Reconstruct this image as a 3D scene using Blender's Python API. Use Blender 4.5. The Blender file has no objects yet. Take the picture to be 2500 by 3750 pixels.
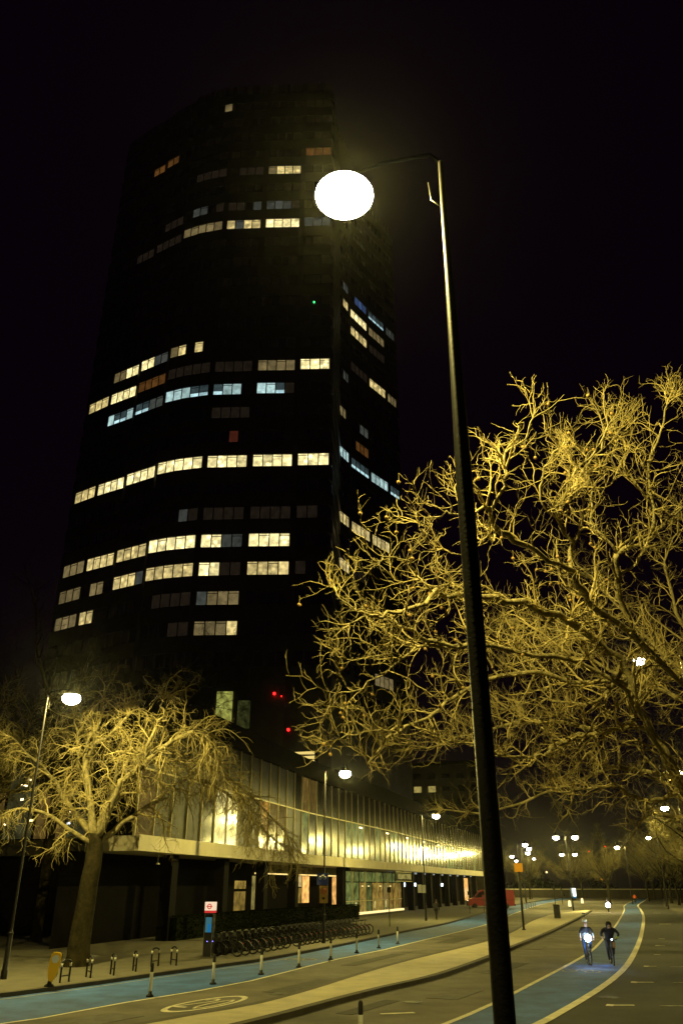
import bpy, bmesh, math, random
from mathutils import Vector, Matrix, Quaternion
R = math.radians
C = bpy.context.scene.collection
sc = bpy.context.scene

# ------------------------------------------------------------------ camera, world, exposure
cam_d = bpy.data.cameras.new('camera'); cam = bpy.data.objects.new('camera', cam_d); C.objects.link(cam)
cam.location = (0, 0, 3.1)
cam.rotation_euler = (R(90) + math.atan(1370/2900), 0, 0)
cam_d.sensor_fit = 'VERTICAL'; cam_d.sensor_height = 36.0
cam_d.lens = 36.0*2900/3750
cam_d.clip_start = 0.05; cam_d.clip_end = 3000
sc.camera = cam

w = bpy.data.worlds.new('World'); sc.world = w; w.use_nodes = True
wn = w.node_tree.nodes; wl = w.node_tree.links
bg = wn['Background']
sky = wn.new('ShaderNodeTexSky'); sky.sky_type = 'NISHITA'; sky.sun_disc = False
sky.sun_elevation = R(-8); sky.sun_rotation = R(200)
mixs = wn.new('ShaderNodeMixRGB'); mixs.blend_type = 'ADD'; mixs.inputs[0].default_value = 1
mixs.inputs[2].default_value = (0.020, 0.0045, 0.021, 1)
wl.new(sky.outputs[0], mixs.inputs[1]); wl.new(mixs.outputs[0], bg.inputs[0])
bg.inputs[1].default_value = 0.085

sc.view_settings.view_transform = 'Standard'; sc.view_settings.look = 'None'
sc.view_settings.exposure = 0.15; sc.view_settings.gamma = 1.0
sc.view_settings.use_curve_mapping = False
sc.cycles.use_denoising = True
sc.cycles.max_bounces = 6; sc.cycles.diffuse_bounces = 3; sc.cycles.glossy_bounces = 3
sc.cycles.transparent_max_bounces = 16; sc.cycles.transmission_bounces = 4
sc.cycles.sample_clamp_indirect = 4.0; sc.cycles.use_light_tree = True
sc.cycles.caustics_reflective = False; sc.cycles.caustics_refractive = False

# ------------------------------------------------------------------ materials
M = {}
def mat(name, col, rough=0.7, metal=0.0, var=0.0, scale=4.0, bump=0.0, bscale=40.0, col2=None, emit=None, estr=0.0, coat=0.0, spec=None, stretch=None):
    m = bpy.data.materials.new(name); m.use_nodes = True; M[name] = m
    nt = m.node_tree; b = nt.nodes['Principled BSDF']
    b.inputs['Base Color'].default_value = (*col, 1); b.inputs['Roughness'].default_value = rough
    b.inputs['Metallic'].default_value = metal
    if spec is not None: b.inputs['Specular IOR Level'].default_value = spec
    if coat: b.inputs['Coat Weight'].default_value = coat; b.inputs['Coat Roughness'].default_value = 0.08
    if emit: b.inputs['Emission Color'].default_value = (*emit, 1); b.inputs['Emission Strength'].default_value = estr
    tc = None
    if var or col2 or bump:
        tc = nt.nodes.new('ShaderNodeTexCoord')
        src = tc.outputs['Object']
        if stretch:
            mp = nt.nodes.new('ShaderNodeMapping'); mp.inputs['Scale'].default_value = stretch
            nt.links.new(src, mp.inputs[0]); src = mp.outputs[0]
    if var or col2:
        n = nt.nodes.new('ShaderNodeTexNoise'); n.inputs['Scale'].default_value = scale; n.inputs['Detail'].default_value = 6
        n.inputs['Roughness'].default_value = 0.65
        nt.links.new(src, n.inputs['Vector'])
        r = nt.nodes.new('ShaderNodeValToRGB')
        a = [max(0, c*(1-var)) for c in col]; c2 = col2 if col2 else [min(1, c*(1+var)) for c in col]
        r.color_ramp.elements[0].position = 0.33; r.color_ramp.elements[1].position = 0.67
        r.color_ramp.elements[0].color = (*a, 1); r.color_ramp.elements[1].color = (*c2, 1)
        nt.links.new(n.outputs['Fac'], r.inputs[0]); nt.links.new(r.outputs[0], b.inputs['Base Color'])
    if bump:
        n2 = nt.nodes.new('ShaderNodeTexNoise'); n2.inputs['Scale'].default_value = bscale; n2.inputs['Detail'].default_value = 4
        nt.links.new(src, n2.inputs['Vector'])
        bp = nt.nodes.new('ShaderNodeBump'); bp.inputs['Strength'].default_value = bump; bp.inputs['Distance'].default_value = 0.02
        nt.links.new(n2.outputs['Fac'], bp.inputs['Height']); nt.links.new(bp.outputs[0], b.inputs['Normal'])
    return m

def glow(name, col, strength, sample=False):
    m = bpy.data.materials.new(name); m.use_nodes = True; M[name] = m
    nt = m.node_tree; nt.nodes.remove(nt.nodes['Principled BSDF'])
    e = nt.nodes.new('ShaderNodeEmission'); e.inputs[0].default_value = (*col, 1); e.inputs[1].default_value = strength
    nt.links.new(e.outputs[0], nt.nodes['Material Output'].inputs[0])
    if not sample: m.cycles.emission_sampling = 'NONE'
    return m

def litpane(name, col, strength, spots=0.0, blind=False, glow_var=0.35):
    """glowing pane, no room behind: uneven light, ceiling-lamp spots, blinds painted into the emission"""
    m = bpy.data.materials.new(name); m.use_nodes = True; M[name] = m
    m.cycles.emission_sampling = 'NONE'
    nt = m.node_tree; N = nt.nodes; L = nt.links
    b = N['Principled BSDF']; b.inputs['Base Color'].default_value = (0.012, 0.014, 0.010, 1); b.inputs['Roughness'].default_value = 0.13
    tc = N.new('ShaderNodeTexCoord'); oi = N.new('ShaderNodeObjectInfo')
    ad = N.new('ShaderNodeVectorMath'); ad.operation = 'ADD'
    sh = N.new('ShaderNodeVectorMath'); sh.operation = 'SCALE'; sh.inputs['Scale'].default_value = 37.0
    cmb = N.new('ShaderNodeCombineXYZ')
    for i in range(3): L.new(oi.outputs['Random'], cmb.inputs[i])
    L.new(cmb.outputs[0], sh.inputs[0]); L.new(tc.outputs['Object'], ad.inputs[0]); L.new(sh.outputs[0], ad.inputs[1])
    n = N.new('ShaderNodeTexNoise'); n.inputs['Scale'].default_value = 1.6; n.inputs['Detail'].default_value = 3
    L.new(ad.outputs[0], n.inputs['Vector'])
    r = N.new('ShaderNodeMapRange'); r.inputs['From Min'].default_value = 0.3; r.inputs['From Max'].default_value = 0.7
    r.inputs['To Min'].default_value = 1-glow_var; r.inputs['To Max'].default_value = 1+glow_var  # uneven room light painted into the pane's emission
    L.new(n.outputs['Fac'], r.inputs['Value'])
    rr = N.new('ShaderNodeMapRange'); rr.inputs['To Min'].default_value = 0.62; rr.inputs['To Max'].default_value = 1.2
    L.new(oi.outputs['Random'], rr.inputs['Value'])
    mu = N.new('ShaderNodeMath'); mu.operation = 'MULTIPLY'; L.new(r.outputs[0], mu.inputs[0]); L.new(rr.outputs[0], mu.inputs[1])
    fac = mu.outputs[0]
    if spots:
        v = N.new('ShaderNodeTexVoronoi'); v.inputs['Scale'].default_value = 1.1
        L.new(ad.outputs[0], v.inputs['Vector'])
        ls = N.new('ShaderNodeMapRange'); ls.inputs['From Min'].default_value = 0.1; ls.inputs['From Max'].default_value = 0.42
        ls.inputs['To Min'].default_value = spots; ls.inputs['To Max'].default_value = 0
        L.new(v.outputs['Distance'], ls.inputs['Value'])
        a2 = N.new('ShaderNodeMath'); a2.operation = 'ADD'; L.new(fac, a2.inputs[0]); L.new(ls.outputs[0], a2.inputs[1]); fac = a2.outputs[0]
    if blind:
        sp = N.new('ShaderNodeSeparateXYZ'); L.new(tc.outputs['Generated'], sp.inputs[0])
        lt = N.new('ShaderNodeMath'); lt.operation = 'LESS_THAN'; L.new(sp.outputs[2], lt.inputs[0]); lt.inputs[1].default_value = 0.3
        mm = N.new('ShaderNodeMapRange'); mm.inputs['To Min'].default_value = 0.13; mm.inputs['To Max'].default_value = 2.0
        L.new(lt.outputs[0], mm.inputs['Value'])
        m3 = N.new('ShaderNodeMath'); m3.operation = 'MULTIPLY'; L.new(fac, m3.inputs[0]); L.new(mm.outputs[0], m3.inputs[1]); fac = m3.outputs[0]
    st = N.new('ShaderNodeMath'); st.operation = 'MULTIPLY'; L.new(fac, st.inputs[0]); st.inputs[1].default_value = strength
    b.inputs['Emission Color'].default_value = (*col, 1); L.new(st.outputs[0], b.inputs['Emission Strength'])
    return m

mat('asphalt', (0.118, 0.105, 0.083), 0.85, var=0.5, scale=0.35, bump=0.5, bscale=30)
mat('asphalt_dark', (0.027, 0.026, 0.022), 0.88, var=0.35, scale=0.7, bump=0.5, bscale=30)
mat('paving', (0.115, 0.105, 0.078), 0.85, var=0.22, scale=1.3, bump=0.3, bscale=12)
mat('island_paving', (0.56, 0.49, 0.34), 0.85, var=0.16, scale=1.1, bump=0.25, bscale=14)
mat('kerb_stone', (0.07, 0.058, 0.042), 0.85, var=0.3, scale=2.0, bump=0.3, bscale=25)
mat('blue_surface', (0.035, 0.105, 0.33), 0.8, var=0.4, scale=0.9, bump=0.4, bscale=30)
mat('road_paint', (0.72, 0.66, 0.50), 0.75, var=0.25, scale=3.0)
mat('worn_paint', (0.28, 0.27, 0.22), 0.8, var=0.4, scale=4.0)
mat('dark_ground', (0.03, 0.032, 0.02), 0.95, var=0.4, scale=0.4)
mat('black_paint', (0.009, 0.008, 0.009), 0.42, spec=0.3, var=0.3, scale=6, bump=0.12, bscale=35)
mat('black_matt', (0.012, 0.012, 0.012), 0.7)
mat('arm_black', (0.002, 0.002, 0.002), 1.0, spec=0.0)
mat('dark_metal', (0.05, 0.05, 0.052), 0.45, metal=0.6)
mat('steel', (0.45, 0.45, 0.45), 0.35, metal=0.9)
mat('white_plastic', (0.75, 0.73, 0.66), 0.5)
mat('yellow_plastic', (1.0, 0.56, 0.01), 0.45, emit=None)
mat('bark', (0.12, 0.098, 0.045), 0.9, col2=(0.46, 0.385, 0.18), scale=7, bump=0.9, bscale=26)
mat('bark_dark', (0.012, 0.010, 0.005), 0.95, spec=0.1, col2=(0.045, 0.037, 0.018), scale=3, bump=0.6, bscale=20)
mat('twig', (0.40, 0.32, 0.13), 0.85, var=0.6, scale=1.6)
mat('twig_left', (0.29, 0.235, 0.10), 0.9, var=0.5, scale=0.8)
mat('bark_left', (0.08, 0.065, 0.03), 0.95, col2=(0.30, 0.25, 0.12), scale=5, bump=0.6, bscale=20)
mat('twig_dark', (0.02, 0.016, 0.007), 0.95, spec=0.05)  # unlit look of the tall tree put into the twig colour
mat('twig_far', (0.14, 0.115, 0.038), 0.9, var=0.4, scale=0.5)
mat('column', (0.006, 0.005, 0.006), 0.8, spec=0.1)
mat('seed', (0.46, 0.29, 0.09), 0.9, bump=0.9, bscale=160)
mat('tower_cladding', (0.13, 0.125, 0.13), 0.5, metal=0.9, var=0.2, scale=0.5)
mat('tower_glass', (0.2, 0.19, 0.2), 0.22, metal=0.9)
mat('slab_concrete', (0.62, 0.56, 0.42), 0.8, var=0.15, scale=0.8, stretch=(1, 1, 0.4), bump=0.15, bscale=6)
mat('parapet', (0.018, 0.016, 0.011), 0.9, spec=0.05, var=0.2, scale=1.0)
mat('mullion_metal', (0.40, 0.35, 0.20), 0.5, metal=0.4)
mat('pane_pale', (0.06, 0.068, 0.036), 0.16, var=0.7, scale=0.55)
mat('pane_mid', (0.022, 0.028, 0.016), 0.16, var=0.7, scale=0.6)
mat('pane_dull', (0.03, 0.03, 0.018), 0.45, var=0.7, scale=0.6, spec=0.15)
mat('pane_dark', (0.006, 0.008, 0.007), 0.2, var=0.5, scale=0.5, coat=0.5)
mat('dark_wall', (0.006, 0.005, 0.006), 0.9, var=0.3, scale=0.8, spec=0.05)
mat('soffit', (0.20, 0.17, 0.11), 0.8, var=0.15, scale=1)
mat('tan_wall', (0.30, 0.22, 0.10), 0.75, var=0.25, scale=1.2)
mat('hedge_leaf', (0.006, 0.008, 0.003), 0.9, spec=0.05, var=0.4, scale=6)
mat('red_paint', (0.22, 0.004, 0.006), 0.35, coat=0.6, var=0.12, scale=2)
mat('rubber', (0.012, 0.012, 0.012), 0.8)
mat('car_glass', (0.01, 0.01, 0.012), 0.05, coat=0.5)
mat('sign_blue', (0.01, 0.035, 0.30), 0.4)
mat('sign_white', (0.75, 0.75, 0.72), 0.45)
mat('sign_yellow', (0.42, 0.24, 0.035), 0.5, var=0.15, scale=5)
mat('sign_red', (0.55, 0.02, 0.02), 0.45)
mat('skin_tone', (0.42, 0.25, 0.17), 0.6)
mat('black_cloth', (0.012, 0.010, 0.013), 0.9)
mat('grey_cloth', (0.26, 0.27, 0.27), 0.9)
mat('denim', (0.02, 0.05, 0.14), 0.9)
mat('dark_trousers', (0.02, 0.018, 0.02), 0.9)
mat('orange_cloth', (0.75, 0.13, 0.02), 0.8)
mat('yellow_cloth', (0.45, 0.55, 0.03), 0.8)
mat('brown_cloth', (0.30, 0.15, 0.05), 0.85)
mat('helmet', (0.7, 0.7, 0.66), 0.4)
mat('hair', (0.02, 0.014, 0.01), 0.8)
mat('bike_red', (0.35, 0.01, 0.015), 0.4)
mat('brick', (0.035, 0.024, 0.014), 0.85, var=0.2, scale=1.0)
mat('wall_stone', (0.06, 0.052, 0.04), 0.85, var=0.25, scale=0.8)
mat('totem_black', (0.01, 0.01, 0.014), 0.2, coat=0.5)

LAMP = (1.0, 0.83, 0.21)
glow('lamp_white', (1.0, 0.95, 0.82), 22, sample=False)
m = M['lamp_white']; nt = m.node_tree
tr = nt.nodes.new('ShaderNodeBsdfTransparent'); ads = nt.nodes.new('ShaderNodeAddShader')
em = [n for n in nt.nodes if n.type == 'EMISSION'][0]
nt.links.new(em.outputs[0], ads.inputs[0]); nt.links.new(tr.outputs[0], ads.inputs[1]); nt.links.new(ads.outputs[0], nt.nodes['Material Output'].inputs[0])
glow('bike_lamp', (0.55, 0.75, 1.0), 40)
glow('head_lamp', (1.0, 0.85, 0.6), 60)
glow('led_blue', (0.15, 0.12, 1.0), 8)
glow('led_red', (1.0, 0.01, 0.01), 6)
glow('led_green', (0.05, 1.0, 0.2), 5)
glow('lamp_blue_white', (0.65, 0.8, 1.0), 7)
glow('strip_cool', (0.62, 0.75, 0.85), 0.9)
glow('strip_warm', (1.0, 0.70, 0.22), 1.3)
glow('spot_warm', (1.0, 0.8, 0.4), 4)
glow('plinth_glow', (1.0, 0.78, 0.32), 1.25)
glow('totem_white', (1.0, 0.74, 0.50), 0.85)
glow('totem_red', (1.0, 0.06, 0.05), 0.55)
glow('screen', (0.10, 0.35, 0.42), 0.35)
glow('screen_blue', (0.02, 0.30, 0.75), 0.4)
glow('ad_white', (0.85, 1.0, 0.9), 2.2)
glow('ad_blue', (0.05, 0.3, 0.6), 0.6)
glow('bollard_lit', (1.0, 0.86, 0.38), 1.4)
glow('beacon_orange', (1.0, 0.40, 0.015), 0.5)
glow('window_far', (1.0, 0.75, 0.22), 0.75)
glow('city_light', (1.0, 0.75, 0.4), 2.0)

litpane('lit_W', (1.0, 0.85, 0.38), 0.95, spots=1.6, glow_var=0.45)
litpane('lit_w', (1.0, 0.78, 0.30), 0.55, spots=0.8, glow_var=0.5)
litpane('lit_d', (0.95, 0.72, 0.30), 0.16)
litpane('lit_v', (0.8, 0.55, 0.35), 0.014)
litpane('lit_g', (0.65, 0.72, 0.62), 0.06)
litpane('lit_c', (0.60, 0.88, 0.86), 0.55, spots=0.35)
litpane('lit_k', (0.55, 0.85, 0.90), 0.45, blind=True)
litpane('lit_o', (1.0, 0.42, 0.10), 0.07)
litpane('lit_r', (1.0, 0.22, 0.12), 0.06)
litpane('lit_b', (0.22, 0.42, 1.0), 0.16)
litpane('lit_green', (0.85, 0.88, 0.18), 0.22, glow_var=0.8)
litpane('lit_green_dim', (0.7, 0.75, 0.2), 0.04, glow_var=0.9)
litpane('pane_glow', (0.70, 0.84, 0.25), 0.16, glow_var=0.85)
litpane('pane_glow_dim', (0.70, 0.66, 0.25), 0.035, glow_var=0.8)
litpane('pane_yellow', (1.0, 0.85, 0.30), 0.62, glow_var=0.5)
litpane('pane_orange', (1.0, 0.45, 0.06), 0.42, glow_var=0.6)
litpane('pane_amber', (0.9, 0.55, 0.12), 0.11, glow_var=0.6)
litpane('shop_orange', (1.0, 0.50, 0.13), 0.95, glow_var=0.5)
litpane('shop_cream', (1.0, 0.74, 0.28), 0.55, glow_var=0.4)
litpane('shop_dim', (0.75, 0.60, 0.16), 0.3, glow_var=0.5)
litpane('shop_brown', (0.80, 0.52, 0.10), 0.24, glow_var=0.7)
litpane('shop_green', (0.50, 0.62, 0.16), 0.17, glow_var=0.8)

# ------------------------------------------------------------------ mesh helpers
class MB:
    def __init__(s): s.v = []; s.f = []; s.m = []
    def add(s, vs, fs, mi=0):
        o = len(s.v); s.v += [tuple(p) for p in vs]; s.f += [tuple(i+o for i in f) for f in fs]; s.m += [mi]*len(fs); return s
    def box(s, c, d, rz=0.0, mi=0, rot=None):
        x, y, z = d[0]/2, d[1]/2, d[2]/2
        mt = rot if rot is not None else Matrix.Rotation(rz, 3, 'Z')
        vs = [Vector(c) + mt @ Vector(p) for p in [(-x,-y,-z),(x,-y,-z),(x,y,-z),(-x,y,-z),(-x,-y,z),(x,-y,z),(x,y,z),(-x,y,z)]]
        return s.add(vs, [(0,3,2,1),(4,5,6,7),(0,1,5,4),(1,2,6,5),(2,3,7,6),(3,0,4,7)], mi)
    def tube(s, pts, rad, k=8, mi=0, caps=True):
        pts = [Vector(p) for p in pts]; n = len(pts)
        rs = rad if isinstance(rad, (list, tuple)) else [rad]*n
        o = len(s.v); prev = None
        for i, p in enumerate(pts):
            d = (pts[min(i+1, n-1)] - pts[max(i-1, 0)])
            if d.length < 1e-9: d = Vector((0, 0, 1))
            d.normalize()
            if prev is None:
                a = Vector((0, 0, 1)) if abs(d.z) < 0.9 else Vector((1, 0, 0))
                u = d.cross(a).normalized()
            else:
                u = (prev - d*prev.dot(d))
                u = u.normalized() if u.length > 1e-6 else d.orthogonal().normalized()
            prev = u; v = d.cross(u)
            for j in range(k):
                t = 2*math.pi*j/k
                q = p + (u*math.cos(t) + v*math.sin(t))*rs[i]
                s.v.append((q.x, q.y, q.z))
        for i in range(n-1):
            for j in range(k):
                a = o+i*k+j; b = o+i*k+(j+1) % k
                s.f.append((a, b, b+k, a+k)); s.m.append(mi)
        if caps:
            s.f.append(tuple(o+j for j in reversed(range(k)))); s.m.append(mi)
            s.f.append(tuple(o+(n-1)*k+j for j in range(k))); s.m.append(mi)
        return s
    def prism(s, poly, z0, z1, mi=0):
        n = len(poly)
        vs = [(x, y, z0) for x, y in poly] + [(x, y, z1) for x, y in poly]
        fs = [tuple(reversed(range(n))), tuple(range(n, 2*n))] + [(i, (i+1) % n, n+(i+1) % n, n+i) for i in range(n)]
        return s.add(vs, fs, mi)
    def extrude(s, prof, vec, mi=0):
        """prof: list of 3D points of a planar polygon, swept by vec"""
        n = len(prof); vec = Vector(vec)
        vs = [Vector(p) for p in prof] + [Vector(p)+vec for p in prof]
        fs = [tuple(reversed(range(n))), tuple(range(n, 2*n))] + [(i, (i+1) % n, n+(i+1) % n, n+i) for i in range(n)]
        return s.add(vs, fs, mi)
    def lathe(s, prof, c=(0,0,0), k=20, mi=0):
        n = len(prof); o = len(s.v)
        for r, z in prof:
            for j in range(k):
                t = 2*math.pi*j/k; s.v.append((c[0]+r*math.cos(t), c[1]+r*math.sin(t), c[2]+z))
        for i in range(n-1):
            for j in range(k):
                a = o+i*k+j; b = o+i*k+(j+1) % k
                s.f.append((a, b, b+k, a+k)); s.m.append(mi)
        return s
    def torus(s, c, r, t, axis='Y', k=24, q=6, mi=0):
        o = len(s.v)
        for i in range(k):
            a = 2*math.pi*i/k
            for j in range(q):
                b = 2*math.pi*j/q; rr = r+t*math.cos(b); h = t*math.sin(b)
                p = {'Y': (rr*math.cos(a), h, rr*math.sin(a)), 'X': (h, rr*math.cos(a), rr*math.sin(a)), 'Z': (rr*math.cos(a), rr*math.sin(a), h)}[axis]
                s.v.append((c[0]+p[0], c[1]+p[1], c[2]+p[2]))
        for i in range(k):
            for j in range(q):
                a = o+i*q+j; b = o+i*q+(j+1) % q; c2 = o+((i+1) % k)*q+(j+1) % q; d = o+((i+1) % k)*q+j
                s.f.append((a, b, c2, d)); s.m.append(mi)
        return s
    def mesh(s, name, mats, smooth=False):
        me = bpy.data.meshes.new(name); me.from_pydata(s.v, [], s.f)
        if not isinstance(mats, (list, tuple)): mats = [mats]
        for mm in mats: me.materials.append(M[mm] if isinstance(mm, str) else mm)
        if any(s.m): me.polygons.foreach_set('material_index', s.m)
        if smooth: me.polygons.foreach_set('use_smooth', [True]*len(me.polygons))
        me.update(); return me
    def build(s, name, mats, parent=None, smooth=False, loc=(0,0,0), rz=0):
        o = bpy.data.objects.new(name, s.mesh(name, mats, smooth)); C.objects.link(o)
        o.location = loc; o.rotation_euler = (0, 0, rz)
        if parent is not None: o.parent = parent
        return o
def empty(name, loc=(0,0,0), rz=0, parent=None):
    o = bpy.data.objects.new(name, None); C.objects.link(o); o.location = loc; o.rotation_euler = (0, 0, rz)
    o.empty_display_size = 0.2
    if parent is not None: o.parent = parent
    return o
def tag(o, label=None, cat=None, group=None, kind=None):
    if label: o['label'] = label
    if cat: o['category'] = cat
    if group: o['group'] = group
    if kind: o['kind'] = kind
    return o
def inst(name, me, parent=None, loc=(0,0,0), rot=(0,0,0), scale=None):
    o = bpy.data.objects.new(name, me); C.objects.link(o); o.location = loc; o.rotation_euler = rot
    if scale is not None: o.scale = scale
    if parent is not None: o.parent = parent
    return o
KIDS = {}
def copy_tree(o, parent=None):
    c = o.copy(); C.objects.link(c); c.parent = parent
    for ch in o.children: copy_tree(ch, c)
    return c
ORD = ['first','second','third','fourth','fifth','sixth','seventh','eighth','ninth','tenth','eleventh','twelfth','thirteenth','fourteenth','fifteenth','sixteenth','seventeenth','eighteenth','nineteenth','twentieth','twenty-first','twenty-second','twenty-third','twenty-fourth','twenty-fifth','twenty-sixth','twenty-seventh','twenty-eighth']

def resample(pts, n):
    P = [Vector((p[0], p[1])) for p in pts]
    # smooth a little with Catmull-Rom
    D = []
    for i in range(len(P)-1):
        p0 = P[max(i-1,0)]; p1 = P[i]; p2 = P[i+1]; p3 = P[min(i+2, len(P)-1)]
        for j in range(12):
            t = j/12
            D.append(0.5*((2*p1)+(-p0+p2)*t+(2*p0-5*p1+4*p2-p3)*t*t+(-p0+3*p1-3*p2+p3)*t**3))
    D.append(P[-1])
    L = [0]
    for a, b in zip(D, D[1:]): L.append(L[-1]+(b-a).length)
    out = []; k = 0
    for i in range(n):
        s = L[-1]*i/(n-1)
        while k < len(D)-2 and L[k+1] < s: k += 1
        d = L[k+1]-L[k]; t = (s-L[k])/d if d > 0 else 0
        out.append(D[k].lerp(D[k+1], t))
    return out
def normals(P):
    N = []
    for i in range(len(P)):
        d = (P[min(i+1,len(P)-1)]-P[max(i-1,0)]).normalized(); N.append(Vector((d.y, -d.x)))   # to the right
    return N
def offset(P, d):
    return [p+n*d for p, n in zip(P, normals(P))]
def strip(A, B, z, mb=None, mi=0):
    mb = mb or MB(); n = len(A)
    vs = [(p.x, p.y, z) for p in A]+[(p.x, p.y, z) for p in B]
    return mb.add(vs, [(i, n+i, n+i+1, i+1) for i in range(n-1)], mi)

# ------------------------------------------------------------------ street layout (metres)
KL = [(-17,21.5),(-13,25.2),(-10.5,28.2),(-8.5,31.7),(-7.2,34.3),(-5.6,37.4),(-4.2,39.9),(-2.1,45.3),(1.0,54.4),(5.1,67.4),(9.7,81),(18.6,114),(33,164),(55,230),(80,300)]
L1 = [(-12,19),(-9.6,21.6),(-8,23.7),(-6.95,26.1),(-5.8,28.1),(-3.4,32.7),(-0.5,41.6),(2.2,48.3),(4.1,53.8),(13.2,80.5),(22.7,114.9),(37,164),(59,229),(84,299)]
IL = [(-8.6,18),(-5.6,21.5),(-3.9,24.1),(-2.64,25.9),(-1.2,29.4),(0.65,34.8),(3.1,41.2),(8.5,54),(12.1,64.6),(18.6,87),(26,108),(33.6,122.4)]
IR = [(-6.2,17),(-3.6,20.3),(-1.8,23.4),(-0.46,26.2),(1.33,29.8),(3.7,34.2),(6.75,41.8),(8.9,47.8),(16,67.3),(27.4,100.5),(34.4,121.8)]
LB = [(-3.5,13),(0.3,19),(2.6,23.2),(4.26,26.6),(5.45,29.3),(12.2,45.2),(16.8,57.8),(24.8,80.5),(39.4,123.7),(51.6,161),(75,225),(101,297)]
LC = [(-1.2,12),(2.6,19),(4.9,23.2),(6.73,26.8),(9.93,33.6),(13.7,42.9),(21.6,64.6),(34.1,100.5),(43.5,129),(54,161),(77.5,224.5),(103.5,296)]
KR = [(0.6,8),(4.0,15),(9.6,23.4),(14.6,33),(18.6,42),(26.4,64.6),(37.2,95.5),(53.2,146),(82,224),(108,295)]
NS = 90
kl = resample(KL, NS); l1 = resample(L1, NS); il = resample(IL, NS); ir = resample(IR, NS); lb = resample(LB, NS); lc = resample(LC, NS); kr = resample(KR, NS)
KH = 0.12

g = MB().add([(-900,-300,-0.03),(900,-300,-0.03),(900,1800,-0.03),(-900,1800,-0.03)], [(0,1,2,3)]).build('ground', 'dark_ground'); tag(g, kind='structure')
rd = MB(); strip(offset(kl, -2.0), offset(kr, 2.0), 0.0, rd); o = rd.build('road', 'asphalt'); tag(o, kind='structure')
o = strip(offset(lc, 0.12), offset(kr, 0.5), 0.004).build('road_bay', 'asphalt_dark'); tag(o, kind='structure')
o = strip(offset(kl, 0.02), offset(l1, -0.05), 0.004).build('cycle_lane_left', 'blue_surface'); tag(o, kind='structure')
o = strip(offset(lb, 0.05), offset(lc, -0.05), 0.008).build('cycle_lane_right', 'blue_surface'); tag(o, kind='structure')
def line(P, wd, z, name, m='road_paint', i0=0, i1=None):
    P = P[i0:i1]; o = strip(offset(P, -wd/2), offset(P, wd/2), z).build(name, m); return tag(o, kind='structure')
line(l1, 0.13, 0.012, 'lane_line')
line(lb, 0.17, 0.016, 'lane_line')
line(lc, 0.27, 0.016, 'lane_line')
line(offset(kl, 0.42), 0.09, 0.012, 'lane_line', 'worn_paint', 2, 9)

def pavement(name, A, B, mt, kerbs):
    mb = MB(); strip(A, B, KH, mb)
    o = mb.build(name, mt); tag(o, kind='structure')
    for P, side in kerbs:       # kerb stone course: top slightly above, face down to the road
        q = MB(); n = len(P)
        a = offset(P, 0.0); b = offset(P, side*0.28)
        vs = [(p.x,p.y,0.0) for p in a]+[(p.x,p.y,KH+0.006) for p in a]+[(p.x,p.y,KH+0.006) for p in b]+[(p.x,p.y,0.0) for p in b]
        fs = []
        for i in range(n-1):
            for r in range(3): fs.append((r*n+i, (r+1)*n+i, (r+1)*n+i+1, r*n+i+1))
        q.add(vs, fs); q.build('kerb', 'kerb_stone', o)
    return o
far_left = [p+Vector((-1,0.32))*60 for p in kl]
pavement('pavement_left', far_left, offset(kl, -0.1), 'paving', [(kl, -1)])
pavement('pavement_right', offset(kr, 0.1), [p+Vector((1,-0.4))*60 for p in kr], 'paving', [(kr, 1)])
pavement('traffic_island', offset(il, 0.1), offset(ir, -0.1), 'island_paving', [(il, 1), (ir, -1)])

# dim grassy verge behind the right-hand footway
o = strip(offset(kr, 4.5)[30:], offset(kr, 40)[30:], KH+0.006).build('verge', 'dark_ground'); tag(o, kind='structure')

# painted roundel with the speed limit, long axis along the lane
def roundel():
    ax = Vector((1.15, 2.35)).normalized(); bx = Vector((ax.y, -ax.x)); c = Vector((-3.92, 26.95))
    a, b = 1.95, 0.70
    mb = MB(); n = 48; vs = []; 
    for k, (ea, eb) in enumerate(((a, b), (a-0.27, b-0.12))):
        for i in range(n):
            t = 2*math.pi*i/n; p = c+ax*(ea*math.cos(t))+bx*(eb*math.sin(t)); vs.append((p.x, p.y, 0.012))
    mb.add(vs, [(i, (i+1) % n, n+(i+1) % n, n+i) for i in range(n)])
    # figures 2 and 0 as flat strokes in lane space (u across, v along)
    def stroke(pts, wu=0.085, wv=0.20):
        q = [Vector(p) for p in pts]
        for p0, p1 in zip(q, q[1:]):
            d = (p1-p0); nrm = Vector((-d.y*0.35, d.x)).normalized() if d.length > 0 else Vector((1,0))
            off = Vector((nrm.x*wu*0.5, nrm.y*wv*0.5)) if abs(d.y) > abs(d.x) else Vector((0, wv*0.5))
            if abs(d.y) > abs(d.x): off = Vector((wu*0.5, 0))
            vv = []
            for s in (p0-off, p1-off, p1+off, p0+off):
                w2 = c+bx*s.x+ax*s.y; vv.append((w2.x, w2.y, 0.012))
            mb.add(vv, [(0,1,2,3)])
    two = [(-0.46,0.62),(-0.40,0.88),(-0.28,0.98),(-0.15,0.88),(-0.10,0.62),(-0.16,0.25),(-0.30,-0.25),(-0.46,-0.85)]
    stroke(two); stroke([(-0.50,-0.92),(-0.06,-0.92)])
    zero = [(0.08+0.19*(1+math.cos(2*math.pi*i/14)), 0.97*math.sin(2*math.pi*i/14)) for i in range(15)]
    stroke(zero)
    o = mb.build('speed_roundel', 'road_paint'); tag(o, kind='structure')
roundel()
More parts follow.
